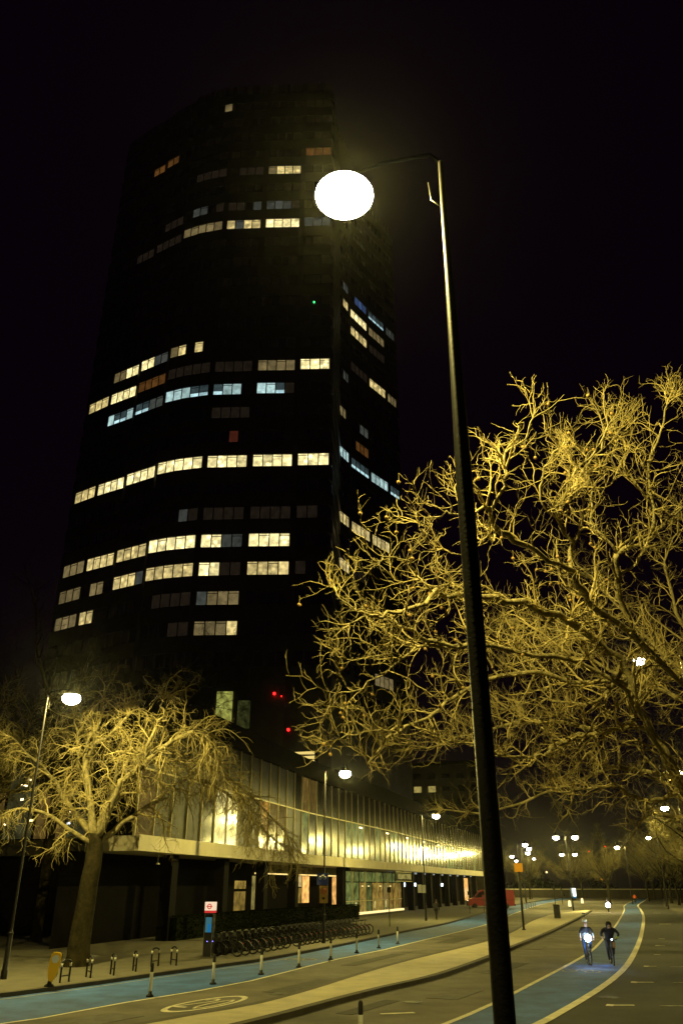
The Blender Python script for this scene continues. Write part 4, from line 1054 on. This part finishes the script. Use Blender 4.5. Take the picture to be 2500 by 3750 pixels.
# ------------------------------------------------------------------ bicycles
def wheel_mesh(r=0.34, t=0.022, name='wheel'):
    mb = MB(); mb.torus((0,0,0), r-t, t, 'Y', 22, 5, 0)
    mb.torus((0,0,0), r-t*2.3, 0.009, 'Y', 22, 4, 1)
    for i in range(10):
        a = math.pi*2*i/10; mb.tube([(0.03*math.cos(a),0,0.03*math.sin(a)),((r-t*2)*math.cos(a),0,(r-t*2)*math.sin(a))], 0.0022, 3, mi=1, caps=False)
    mb.tube([(0,-0.05,0),(0,0.05,0)], 0.025, 8, mi=1)
    return mb.mesh(name, ['rubber','steel' if name == 'wheel' else 'dark_metal'], True)
WHEEL = wheel_mesh()
HW = wheel_mesh(0.31, 0.026, 'hire_wheel')
def bike(name, loc, rz, frame_mat, hire=False, parent=None):
    root = empty(name, loc, rz)
    W = HW if hire else WHEEL; r = 0.31 if hire else 0.34; wb = 0.53
    inst('front_wheel', W, root, (wb,0,r)); inst('rear_wheel', W, root, (-wb,0,r))
    f = MB()
    bb = (-0.08,0,0.29); seat = (-0.22,0,0.80 if not hire else 0.72); head = (0.36,0,0.80); h2 = (0.40,0,0.62)
    f.tube([bb, seat], 0.018, 6); f.tube([bb, h2], 0.026 if hire else 0.02, 6)
    if not hire: f.tube([(-0.20,0,0.74), head], 0.018, 6)
    f.tube([head, h2], 0.022, 6)
    for s in (-1, 1):
        f.tube([(bb[0],s*0.03,bb[2]),(-wb,s*0.06,r)], 0.011, 5); f.tube([(seat[0],s*0.02,0.68),(-wb,s*0.06,r)], 0.009, 5)
        f.tube([(h2[0],s*0.02,h2[2]),(wb,s*0.055,r)], 0.012, 5)
    f.build('frame', frame_mat, root, True)
    MB().tube([(head[0],0,head[2]),(0.34,0,0.98)], 0.014, 6).tube([(0.26,-0.30,1.02),(0.34,-0.18,1.0),(0.35,0,0.98),(0.34,0.18,1.0),(0.26,0.30,1.02)], 0.014, 6).build('handlebar', 'dark_metal', root, True)
    z = seat[2]+0.12
    MB().tube([seat,(seat[0]-0.02,0,z)], 0.013, 6).extrude([(seat[0]-0.16,-0.08,z),(seat[0]-0.16,0.08,z),(seat[0]+0.02,0.04,z),(seat[0]+0.13,0.015,z),(seat[0]+0.13,-0.015,z),(seat[0]+0.02,-0.04,z)], (0,0,0.05)).build('saddle', 'black_matt', root)
    MB().tube([(bb[0]+0.15,-0.09,bb[2]-0.09),(bb[0],-0.07,bb[2]),(bb[0],0.07,bb[2]),(bb[0]-0.15,0.09,bb[2]+0.09)], 0.012, 5).box((bb[0]+0.15,-0.13,bb[2]-0.09), (0.09,0.07,0.02)).box((bb[0]-0.15,0.13,bb[2]+0.09), (0.09,0.07,0.02)).build('crank', 'dark_metal', root)
    if hire:
        for cx, a0, a1 in ((-wb, 20, 165), (wb, 30, 150)):
            mg = MB()
            arc = [(cx+0.335*math.cos(R(a)), 0.335*math.sin(R(a))+r) for a in range(a0, a1, 18)]
            for (x0,z0),(x1,z1) in zip(arc, arc[1:]): mg.box(((x0+x1)/2,0,(z0+z1)/2), (math.dist((x0,z0),(x1,z1))+0.02,0.07,0.012), rot=Matrix.Rotation(-math.atan2(z1-z0,x1-x0),3,'Y'))
            mg.build('mudguard', 'dark_metal', root)
        MB().box((0.56,0,0.86), (0.20,0.30,0.16)).tube([(0.44,0,0.92),(0.62,0,0.92)], 0.012, 5).build('carrier', 'dark_metal', root)
        MB().box((-0.82,0,0.56), (0.03,0.05,0.05)).build('rear_lamp', 'bike_red', root)
    return root
DB = [(-5.35,42.3),(1.35,61.5)]
hb = bike('hire_bicycle', (0,0,0), 0, 'black_paint', True)
dock = empty('docking_point')
MB().box((0,0,0.42), (0.26,0.38,0.84)).box((0.16,0,0.66), (0.16,0.16,0.2)).build('dock_body', 'black_matt', dock)
MB().box((0,0,0.02), (0.5,0.5,0.04)).build('dock_foot', 'dark_metal', dock)
MB().box((0,-0.0,0.852), (0.10,0.16,0.02)).build('dock_cap', 'steel', dock)
NB = 26; dv = (Vector(DB[1])-Vector(DB[0])); bd = math.atan2(dv.y, dv.x); bperp = bd-R(90)
for i in range(NB):
    p = Vector(DB[0])+dv*i/(NB-1)
    if i in (8, 17):     # empty docks
        q = p+Vector((math.cos(bperp+math.pi), math.sin(bperp+math.pi)))*0.98
        d = copy_tree(dock); d.location = (q.x, q.y, KH); d.rotation_euler = (0, 0, bperp)
        tag(d, 'empty docking point, %s of the row from the totem' % ORD[i], 'docking point', 'docking points of the hire row'); continue
    o = hb if i == 0 else copy_tree(hb)
    jig = math.sin(i*12.9)*0.13
    # front wheel in the dock at the back, saddle toward the road
    o.location = (p.x+jig*0.3, p.y, KH); o.rotation_euler = (0, 0, bperp+R(180)+jig)
    tag(o, 'hire bicycle in the %s dock of the row from the totem' % ORD[i], 'bicycle', 'hire bicycles in the docking row')
    q = p+Vector((math.cos(bperp+math.pi), math.sin(bperp+math.pi)))*0.98
    d = dock if i == 0 else copy_tree(dock)
    d.location = (q.x, q.y, KH); d.rotation_euler = (0, 0, bperp)
    tag(d, 'docking point holding a bicycle, %s of the row from the totem' % ORD[i], 'docking point', 'docking points of the hire row')

# ------------------------------------------------------------------ people
def body(name, J, E, rad, parent, mats, pick, sub=1):
    """one continuous skinned body: J name->co, E edges, rad name->radius, pick(co)->material index"""
    keys = list(J); idx = {k: i for i, k in enumerate(keys)}
    me = bpy.data.meshes.new(name); me.from_pydata([J[k] for k in keys], [(idx[a], idx[b]) for a, b in E], [])
    o = bpy.data.objects.new(name, me); C.objects.link(o)
    sk = o.modifiers.new('skin', 'SKIN'); sk.use_smooth_shade = True
    me.skin_vertices[0].data
    for k in keys:
        v = me.skin_vertices[0].data[idx[k]]; r = rad[k]; v.radius = r if isinstance(r, tuple) else (r, r)
        v.use_root = (k == 'pelvis')
    sb = o.modifiers.new('sub', 'SUBSURF'); sb.levels = sub; sb.render_levels = sub
    dg = bpy.context.evaluated_depsgraph_get(); m2 = bpy.data.meshes.new_from_object(o.evaluated_get(dg))
    bpy.data.objects.remove(o)
    m2.materials.clear()
    for mm in mats: m2.materials.append(M[mm])
    for p in m2.polygons: p.material_index = pick(p.center); p.use_smooth = True
    return inst(name, m2, parent)
def limb_hand(J, E, rad, side, wrist, fwd, s, curl):
    """palm, four fingers and a thumb on a wrist, curled round a bar"""
    f = Vector(fwd).normalized(); u = Vector((0,0,1)); l = Vector((0,side,0))
    palm = Vector(wrist)+f*0.045; pk = 'palm'+s; J[pk] = tuple(palm); rad[pk] = (0.032,0.02); E.append(('wrist'+s, pk))
    for i in range(4):
        k = palm+f*0.035+l*(0.024-0.016*i); t = k+f*(0.028-0.004*abs(i-1.5))-u*0.02*curl; e = t-f*0.02*curl-u*0.025*curl+f*0.015*(1-curl)
        for nm, p, pr, r in (('k',k,pk,0.010),('m',t,'k%d%s'%(i,s),0.009),('e',e,'m%d%s'%(i,s),0.007)):
            kk = '%s%d%s' % (nm,i,s); J[kk] = tuple(p); rad[kk] = r; E.append((pr, kk))
    th = Vector(wrist)+f*0.025-l*0.035-u*0.01; te = th+f*0.035-u*0.02
    J['th'+s] = tuple(th); rad['th'+s] = 0.012; E.append(('wrist'+s,'th'+s)); J['te'+s] = tuple(te); rad['te'+s] = 0.009; E.append(('th'+s,'te'+s))
def person(root, hip, chest, neck, head, sh, el, wr, kn, an, toe, mats, pick, scale=1.0, hands=True, face=(1,0,0), build=1.0):
    """sh, el, wr, kn, an, toe: (left, right) tuples of coordinates"""
    H = Vector(head); N = Vector(neck); F = Vector(face).normalized(); up = (H-N).normalized()
    J = {'pelvis':hip,'belly':tuple(Vector(hip).lerp(Vector(chest),0.5)),'chest':chest,'neck':neck,'jaw':tuple(H-up*0.045+F*0.02),'head':tuple(H+up*0.035),'crown':tuple(H+up*0.095)}
    b = build
    rad = {'pelvis':(0.15*b,0.13*b),'belly':(0.14*b,0.12*b),'chest':(0.17*b,0.13*b),'neck':0.055,'jaw':0.072,'head':(0.088,0.095),'crown':0.06}
    E = [('pelvis','belly'),('belly','chest'),('chest','neck'),('neck','jaw'),('jaw','head'),('head','crown')]
    J['nose'] = tuple(H-up*0.005+F*0.112); rad['nose'] = 0.016; E.append(('jaw','nose'))
    for i, s in enumerate('LR'):
        side = 1 if i == 0 else -1
        J['sh'+s] = sh[i]; rad['sh'+s] = 0.075*b; E.append(('chest','sh'+s))
        J['el'+s] = el[i]; rad['el'+s] = 0.05*b; E.append(('sh'+s,'el'+s))
        J['wrist'+s] = wr[i]; rad['wrist'+s] = 0.033; E.append(('el'+s,'wrist'+s))
        if hands: limb_hand(J, E, rad, side, wr[i], Vector(wr[i])-Vector(el[i]), s, 0.8)
        hp = tuple(Vector(hip)+Vector((0.02,side*0.10,-0.05))); J['hp'+s] = hp; rad['hp'+s] = 0.10*b; E.append(('pelvis','hp'+s))
        J['kn'+s] = kn[i]; rad['kn'+s] = 0.066*b; E.append(('hp'+s,'kn'+s))
        J['an'+s] = an[i]; rad['an'+s] = 0.045; E.append(('kn'+s,'an'+s))
        J['toe'+s] = toe[i]; rad['toe'+s] = (0.042,0.03); E.append(('an'+s,'toe'+s))
    o = body('body', J, E, rad, root, mats, pick)
    L = Vector((-F.y, F.x, 0))
    for s in (-1, 1):
        e = H+F*0.088+L*s*0.032+up*0.02
        MB().lathe([(0.001,-0.011),(0.009,-0.006),(0.011,0),(0.009,0.006),(0.001,0.011)], k=8).build('eye', 'black_matt', root, True, loc=tuple(e))
    MB().box(tuple(H+F*0.088-up*0.055), (0.012,0.045,0.010)).build('mouth', 'bike_red', root)
    return o
def rider_on(root, lean, mats, pick, head, hr, build, sh_z):
    hip = (-0.24,0,0.98)
    chest = (hip[0]+0.22*lean+0.06, 0, sh_z-0.08); nk = (chest[0]+0.07*lean+0.02,0,sh_z+0.04)
    return person(root, hip, chest, nk, head, ((chest[0]+0.02,0.19*build,sh_z),(chest[0]+0.02,-0.19*build,sh_z)),
        ((chest[0]+0.16,0.31*build,sh_z-0.22),(chest[0]+0.16,-0.31*build,sh_z-0.22)), ((0.24,0.285,1.055),(0.24,-0.285,1.055)),
        ((0.17,0.13,0.84),(0.10,-0.13,0.66)), ((-0.20,0.125,0.47),(0.05,-0.125,0.28)), ((-0.08,0.13,0.42),(0.18,-0.13,0.23)), mats, pick, face=hr, build=build)
heading = math.atan2(-0.93, -0.36)
def cyclist_a():
    b = bike('bicycle', (10.78, 39.6, 0.012), heading+R(14), 'dark_metal'); tag(b, 'dark bicycle with dazzling blue-white front lamp ridden in the right cycle lane', 'bicycle')
    MB().lathe([(0.001,0.0),(0.03,0.0),(0.055,0.05),(0.06,0.07),(0.001,0.075)], k=14).build('lamp_body', 'dark_metal', b).rotation_euler = (0, R(90), 0)
    b.children[-1].location = (0.36,0,1.04)
    l = MB().lathe([(0.001,-0.15),(0.106,-0.106),(0.15,0),(0.106,0.106),(0.001,0.15)], k=16).build('front_lamp', 'bike_lamp', b, True); l.location = (0.47,0,1.04)  # glowing ball enlarged to stand in for the lamp's glow
    ld = bpy.data.lights.new('bike_light', 'SPOT'); ld.energy = 160; ld.color = (0.6,0.8,1); ld.spot_size = R(70); ld.spot_blend = 0.8; ld.shadow_soft_size = 0.05
    lo = bpy.data.objects.new('bike_light', ld); C.objects.link(lo); lo.parent = b; lo.location = (0.60,0,1.04); lo.rotation_euler = (R(65), 0, R(-90))
    r = empty('person', (10.78, 39.6, 0.012), heading+R(14)); tag(r, 'cyclist in black jacket, jeans and pale helmet behind the bright blue-white lamp', 'person', 'cyclists in the right cycle lane')
    def pick(c):
        if c.z > 1.47 and abs(c.y) < 0.13: return 1
        if c.x > 0.20 and c.z < 1.12 and c.z > 0.9 and abs(c.y) > 0.2: return 1
        if c.z > 1.22: return 0
        if c.z > 0.99: return 2
        if c.z < 0.36 or (c.z < 0.5 and c.x < -0.1 and c.y > 0): return 0
        return 3
    rider_on(r, 1.0, ['black_cloth','skin_tone','grey_cloth','denim'], pick, (0.13,0,1.62), (1,0,-0.1), 0.95, 1.40)
    MB().lathe([(0.118,-0.01),(0.122,0.03),(0.11,0.08),(0.075,0.115),(0.001,0.128)], k=18).lathe([(0.118,-0.01),(0.10,-0.012),(0.09,0.03)], k=18).build('helmet', 'helmet', r, True, loc=(0.12,0,1.66))
    MB().lathe([(0.001,-0.014),(0.014,0),(0.001,0.014)], k=8).build('helmet_lamp', 'spot_warm', r, loc=(0.235,0.05,1.72))
cyclist_a()
def cyclist_b():
    b = bike('bicycle', (11.72, 39.35, 0.012), heading+R(10), 'dark_metal'); tag(b, 'dark bicycle with small white lamp under the hooded rider', 'bicycle')
    l = MB().lathe([(0.001,-0.035),(0.025,-0.025),(0.035,0),(0.025,0.025),(0.001,0.035)], k=12).build('front_lamp', 'lamp_blue_white', b, True); l.location = (0.43,0.05,1.0)
    MB().box((0.34,0.12,0.78), (0.05,0.10,0.22)).build('pannier', 'brown_cloth', b)
    r = empty('person', (11.72, 39.35, 0.012), heading+R(10)); tag(r, 'big cyclist in black hooded jacket leaning forward over the handlebar', 'person', 'cyclists in the right cycle lane')
    def pick(c):
        if c.x > 0.38 and c.z > 1.42: return 1
        if c.x > 0.22 and 0.9 < c.z < 1.10 and c.y > 0.2: return 2
        if c.x > 0.22 and 0.9 < c.z < 1.10 and c.y < -0.2: return 1
        if c.z > 0.93: return 0
        if c.z < 0.30 or (c.z < 0.5 and c.x < -0.1 and c.y > 0): return 0
        return 3
    rider_on(r, 1.7, ['black_cloth','skin_tone','yellow_cloth','dark_trousers'], pick, (0.36,0,1.52), (1,0,-0.5), 1.22, 1.40)
    MB().lathe([(0.075,-0.12),(0.125,-0.07),(0.13,0.02),(0.11,0.09),(0.06,0.13),(0.001,0.14)], k=16).build('hood', 'black_cloth', r, True, loc=(0.315,0,1.56))
cyclist_b()
def far_rider():
    b = bike('bicycle', (56.0, 168.5, 0.012), R(72), 'dark_metal'); tag(b, 'distant bicycle under the orange-jacketed rider at the lane bend', 'bicycle')
    r = empty('person', (56.0, 168.5, 0.012), R(72)); tag(r, 'distant cyclist in orange jacket riding away at the end of the blue lane', 'person')
    rider_on(r, 1.0, ['orange_cloth','skin_tone','dark_trousers'], lambda c: 1 if c.z > 1.50 else (0 if c.z > 0.98 else 2), (0.13,0,1.64), (1,0,0), 1.1, 1.42)
    MB().lathe([(0.11,-0.02),(0.115,0.04),(0.08,0.1),(0.001,0.12)], k=12).build('hair', 'hair', r, True, loc=(0.11,0,1.67))
far_rider()
def pedestrian():
    r = empty('person', (9.3, 87.0, KH), R(70)); tag(r, 'pedestrian in dark coat walking away beside the lamp with white notices', 'person')
    person(r, (0,0,0.95), (0.02,0,1.32), (0.03,0,1.50), (0.04,0,1.63), ((0.02,0.20,1.43),(0.02,-0.20,1.43)), ((-0.08,0.26,1.14),(0.10,-0.26,1.15)), ((0.0,0.25,0.90),(0.24,-0.24,0.95)),
        ((0.16,0.10,0.50),(-0.06,-0.10,0.50)), ((0.14,0.10,0.09),(-0.30,-0.10,0.16)), ((0.28,0.11,0.04),(-0.20,-0.11,0.04)), ['black_cloth','skin_tone','dark_trousers'], lambda c: 1 if c.z > 1.53 else (0 if c.z > 0.8 else 2))
    MB().lathe([(0.09,-0.06),(0.108,0.0),(0.10,0.06),(0.06,0.10),(0.001,0.115)], k=14).build('hair', 'hair', r, True, loc=(0.02,0,1.67))
    MB().box((-0.16,0,1.20), (0.16,0.30,0.42)).build('rucksack', 'dark_trousers', r)
pedestrian()

# ------------------------------------------------------------------ motorcycle with rider
def motorcycle():
    loc = (34.9, 116.0, 0.0); rz = heading+R(6)
    root = empty('motorcycle', loc, rz); tag(root, 'oncoming motorcycle with glaring warm headlamp beyond the two cyclists', 'motorcycle')
    W = MB().torus((0,0,0), 0.25, 0.06, 'Y', 20, 8).tube([(0,-0.04,0),(0,0.04,0)], 0.16, 12).mesh('motor_wheel', 'rubber', True)
    inst('front_wheel', W, root, (0.70,0,0.31)); inst('rear_wheel', W, root, (-0.70,0,0.31))
    MB().extrude([(-0.85,-0.12,0.72),(-0.25,-0.12,0.66),(0.1,-0.12,0.74),(0.42,-0.12,0.90),(0.55,-0.12,0.70),(0.35,-0.12,0.34),(-0.2,-0.12,0.26),(-0.5,-0.12,0.45)], (0,0.24,0)).build('fairing', 'black_paint', root)
    MB().extrude([(-0.80,-0.13,0.75),(-0.20,-0.13,0.71),(-0.15,-0.13,0.80),(-0.75,-0.13,0.84)], (0,0.26,0)).build('saddle', 'black_matt', root)
    f = MB()
    for s in (-1,1): f.tube([(0.40,s*0.1,0.95),(0.70,s*0.1,0.31)], 0.025, 6)
    f.tube([(0.28,-0.36,1.02),(0.40,-0.1,0.98),(0.40,0.1,0.98),(0.28,0.36,1.02)], 0.016, 6).build('fork', 'steel', root, True)
    MB().lathe([(0.001,-0.30),(0.21,-0.21),(0.30,0),(0.21,0.21),(0.001,0.30)], k=18).build('headlamp', 'head_lamp', root, True, loc=(0.60,0,0.86))  # ball oversized to stand in for the headlamp's glare
    ld = bpy.data.lights.new('headlamp_beam', 'SPOT'); ld.energy = 3000; ld.color = (1,0.72,0.35); ld.spot_size = R(60); ld.spot_blend = 0.7; ld.shadow_soft_size = 0.08
    lo = bpy.data.objects.new('headlamp_beam', ld); C.objects.link(lo); lo.parent = root; lo.location = (0.80,0,0.86); lo.rotation_euler = (R(76),0,R(-90))
    r = empty('person', loc, rz); tag(r, 'helmeted motorcyclist in dark clothes behind the glaring headlamp', 'person')
    person(r, (-0.40,0,0.93), (-0.22,0,1.28), (-0.17,0,1.43), (-0.14,0,1.55), ((-0.2,0.2,1.36),(-0.2,-0.2,1.36)), ((0.02,0.32,1.14),(0.02,-0.32,1.14)), ((0.22,0.33,1.05),(0.22,-0.33,1.05)),
        ((0.05,0.22,0.84),(0.05,-0.22,0.84)), ((-0.22,0.20,0.40),(-0.22,-0.20,0.40)), ((-0.06,0.2,0.36),(-0.06,-0.2,0.36)), ['black_cloth','skin_tone'], lambda c: 0)
    MB().lathe([(0.09,-0.13),(0.13,-0.06),(0.135,0.03),(0.11,0.10),(0.05,0.145),(0.001,0.15)], k=16).build('helmet', 'black_paint', r, True, loc=(-0.14,0,1.57))
motorcycle()

# ------------------------------------------------------------------ red van
def van():
    root = empty('delivery_van', (22.9, 136.2, KH*0), R(177)); tag(root, 'red delivery van parked side-on before the podium colonnade, half hidden by the post', 'van')
    # local +X is the van's front
    Wd = 2.0; prof = [(-3.6,0.38),(-3.62,2.35),(-3.5,2.55),(1.3,2.58),(1.75,2.42),(2.55,1.50),(3.25,1.28),(3.45,1.05),(3.5,0.45),(3.0,0.36)]
    MB().extrude([(x,-Wd/2,z) for x,z in prof], (0,Wd,0)).build('van_body', 'red_paint', root)
    for s in (-1, 1):
        y = s*(Wd/2+0.006)
        MB().extrude([(1.32,y-0.006,1.55),(1.32,y-0.006,2.3),(1.68,y-0.006,2.25),(2.32,y-0.006,1.52)], (0,0.012,0)).build('side_window', 'car_glass', root)
        dr = MB().box((0.75,y,1.4), (0.02,0.012,1.9)).box((-1.0,y,1.45), (0.02,0.012,1.9)).build('door_seam', 'black_matt', root)
        MB().box((-0.4,y,1.2), (7.0*0.9,0.014,0.05)).build('rubbing_strip', 'black_matt', root)
        for x in (-2.35, 2.45):
            MB().lathe([(0.001,-0.12),(0.22,-0.12),(0.36,-0.10),(0.37,0),(0.36,0.10),(0.22,0.12),(0.001,0.12)], k=18).build('wheel', 'rubber', root, True, loc=(x,s*0.92,0.37)).rotation_euler = (R(90),0,0)
        MB().box((3.30,s*0.75,1.02), (0.28,0.30,0.22)).build('headlamp', 'spot_warm', root)
        MB().box((2.0,s*1.12,1.62), (0.12,0.2,0.28)).build('wing_mirror', 'black_matt', root)
    MB().extrude([(1.84,-0.88,2.36),(1.84,0.88,2.36),(2.52,0.9,1.58),(2.52,-0.9,1.58)], (0.03,0,0.03)).build('windscreen', 'car_glass', root)
    MB().box((3.42,0,0.52), (0.3,2.0,0.3)).build('front_bumper', 'black_matt', root)
    MB().box((-3.63,0,0.5), (0.2,2.0,0.25)).build('rear_bumper', 'black_matt', root)
    for s in (-1,1): MB().box((-3.63,s*0.9,1.4), (0.06,0.14,0.8)).build('tail_lamp', 'pane_orange', root)
van()

# ------------------------------------------------------------------ signs, posts and small street furniture
def plate(name, x, y, z, wd, h, mt, rz, label, cat='sign', extra=None):
    root = empty(name, (x, y, z), rz); tag(root, label, cat)
    MB().box((0,0,h/2), (wd,0.03,h)).build('plate', mt, root)
    if extra: extra(root, wd, h)
    return root
def bike_icon(root, wd, h):
    mb = MB()
    for cx in (-0.13,0.13): mb.torus((cx,-0.022,h*0.60), 0.075, 0.012, 'Y', 16, 4)
    for a, b in (((-0.13,0.60),(-0.03,0.82)),((-0.03,0.82),(0.1,0.82)),((0.1,0.82),(0.13,0.60)),((0,0.60),(0.1,0.82)),((-0.03,0.82),(0,0.60))):
        mb.tube([(a[0],-0.022,a[1]*h),(b[0],-0.022,b[1]*h)], 0.012, 4)
    mb.build('cycle_icon', 'sign_white', root)
    MB().box((0,-0.018,h*0.18), (wd*0.94,0.01,h*0.24)).build('lower_panel', 'sign_blue', root)
plate('cycle_sign', -1.12, 51.62, 3.16, 0.66, 0.64, 'sign_blue', R(-6), 'blue cycle route sign on the lamp post above the yellow notice', extra=bike_icon)
def yellow_detail(root, wd, h):
    MB().torus((0.02,-0.022,h*0.68), 0.14, 0.018, 'Y', 20, 4).tube([(-0.08,-0.024,h*0.60),(0.12,-0.024,h*0.76)], 0.016, 4).build('prohibition_ring', 'sign_red', root)
    MB().lathe([(0.001,-0.01),(0.12,-0.01),(0.12,0.01),(0.001,0.01)], k=18).build('disc', 'totem_black', root, loc=(0.02,-0.0,h*0.68)).rotation_euler = (R(90),0,0)
    MB().box((0,-0.02,h*0.27), (0.16,0.01,0.12)).build('lorry_icon', 'black_matt', root)
plate('notice_board', -1.05, 51.62, 2.2, 0.50, 0.92, 'sign_yellow', R(-6), 'yellow-brown notice with ring symbol under the blue cycle sign', extra=yellow_detail)
plate('notice_plate', 7.52, 84.55, 2.52, 0.36, 0.72, 'sign_white', R(-5), 'left white notice on the lamp post by the shopfront')
plate('notice_plate', 7.92, 84.6, 2.50, 0.36, 0.70, 'sign_white', R(-20), 'right white notice on the lamp post by the shopfront')
def post(name, x, y, H, r, label, top=None, cat='post', group=None):
    root = empty(name, (x, y, KH)); tag(root, label, cat, group)
    MB().tube([(0,0,0),(0,0,H)], r, 10).build('pole', 'dark_metal', root, True)
    MB().lathe([(r*1.8,0),(r*1.8,0.05),(r,0.09)], k=10).build('pole_foot', 'dark_metal', root)
    if top: top(root, H)
    return root
def orange_top(root, H):
    MB().box((0,0,H+0.28), (0.62,0.14,0.62)).build('orange_box', 'beacon_orange', root)
    MB().box((0,0.01,H-0.05), (0.3,0.1,0.1)).build('box_bracket', 'dark_metal', root)
post('orange_sign_post', 13.7, 67.3, 4.0, 0.085, 'brown post on the island topped by a glowing orange square', orange_top, 'sign')
def small_plate(root, H): MB().box((0,0,H-0.2), (0.3,0.03,0.42)).build('plate', 'parapet', root)
post('sign_post', 3.95, 73.2, 2.9, 0.035, 'thin grey sign post on the pavement before the shopfront', small_plate)
post('sign_post', 15.6, 108, 2.4, 0.04, 'left of two thin posts in front of the red van', small_plate, group='thin posts by the van')
post('sign_post', 18.0, 112, 2.4, 0.04, 'right of two thin posts in front of the red van', small_plate, group='thin posts by the van')
post('signal_post', 28.5, 140, 3.4, 0.07, 'dark signal post just right of the foreground post', lambda r, H: MB().box((0,0,H-0.45), (0.34,0.3,0.95)).build('signal_head', 'black_matt', r))
post('sign_post', 27.2, 112.5, 3.0, 0.05, 'thin post on the island behind the dark cabinet', small_plate)
post('sign_post', 37.5, 150, 2.6, 0.06, 'short dark post between the two glowing bollards', small_plate)
post('sign_post', 33.0, 158, 3.2, 0.08, 'dark post beyond the orange sign near the far kerb', small_plate)
def cabinet():
    root = empty('litter_bin', (22.2, 91.5, KH), R(-20)); tag(root, 'tall dark litter bin standing on the traffic island', 'bin')
    MB().box((0,0,0.60), (0.60,0.52,1.14)).build('bin_body', 'black_matt', root)
    MB().box((0,0,1.22), (0.66,0.58,0.10)).build('bin_lid', 'black_paint', root)
    MB().box((0,-0.265,0.98), (0.4,0.02,0.16)).build('bin_mouth', 'rubber', root)
    MB().box((0,0,0.02), (0.64,0.56,0.05)).build('bin_foot', 'dark_metal', root)
cabinet()
def lit_bollard(x, y, label):
    root = empty('illuminated_bollard', (x, y, KH)); tag(root, label, 'bollard', 'illuminated bollards on the island')
    MB().lathe([(0.001,0.0),(0.26,0.0),(0.26,0.1),(0.24,0.12)], k=4).build('bollard_foot', 'black_matt', root)
    MB().lathe([(0.24,0.12),(0.22,0.5),(0.18,0.92),(0.12,0.98),(0.001,1.0)], k=12).build('bollard_shell', 'bollard_lit', root, True)
lit_bollard(35.2, 136.5, 'left glowing yellow bollard behind the island kerb'); lit_bollard(44.0, 161.5, 'right glowing yellow bollard beyond the twin lamp post')
def ad_panel():
    root = empty('advertising_panel', (54.8, 208, KH), R(8)); tag(root, 'glowing white advertising panel far off beside the island', 'panel')
    MB().box((0,0,1.5), (1.4,0.24,2.1)).build('panel_frame', 'black_matt', root)
    MB().box((0,-0.13,1.65), (1.2,0.03,1.75)).build('panel_face', 'ad_white', root)
    MB().box((0,-0.13,0.6), (1.2,0.03,0.3)).build('panel_strip', 'ad_blue', root)
    MB().box((0,0,0.24), (0.5,0.2,0.48)).build('panel_leg', 'black_matt', root)
ad_panel()
def far_wand(i, x, y):
    root = empty('lane_wand', (x, y, 0.0)); tag(root, '%s tiny lane wand of the distant row beyond the orange sign post' % ORD[i], 'bollard', 'distant lane wands')
    MB().lathe([(0.08,0),(0.05,0.1),(0.05,0.85),(0.001,0.9)], k=6).build('wand_body', 'worn_paint', root)
for i in range(6): far_wand(i, 26.2+i*1.35, 127.5+i*4.6)
# tiny city lights beyond the trees
for i, (x, y, z, mt, what) in enumerate([(120.6,420,18.4,'led_red','left red warning light above the far trees'),(131.7,430,21,'led_red','right red warning light above the far trees'),(77.7,330,7.9,'city_light','small warm window light low between far trees'),(103.3,330,9.2,'city_light','small warm light left of the tree trunks'),(89.2,300,5.1,'beacon_orange','small orange light low in the dark trees'),(109.7,310,9.4,'city_light','small warm light at right among branches')]):
    root = empty('distant_lamp', (x, y, 0)); tag(root, what, 'lamp', 'tiny far lights')
    MB().tube([(0,0,0),(0,0,z-0.3)], 0.12, 6).build('mast', 'dark_metal', root)
    MB().lathe([(0.001,-0.4),(0.35,-0.2),(0.4,0),(0.35,0.2),(0.001,0.4)], k=8).build('lamp_head', mt, root, loc=(0,0,z))

# ------------------------------------------------------------------ thin volume box added to give the lamps halos
def halo_box(density):
    m = bpy.data.materials.new('halo_volume'); m.use_nodes = True; nt = m.node_tree
    nt.nodes.remove(nt.nodes['Principled BSDF'])
    v = nt.nodes.new('ShaderNodeVolumePrincipled'); v.inputs['Color'].default_value = (0.9, 0.9, 0.88, 1)
    v.inputs['Density'].default_value = density; v.inputs['Anisotropy'].default_value = 0.92
    nt.links.new(v.outputs[0], nt.nodes['Material Output'].inputs['Volume'])
    M['halo_volume'] = m
    o = MB().box((0, 750, 64), (1900, 2300, 131)).build('halo_box', 'halo_volume'); tag(o, kind='stuff')
halo_box(0.00006)
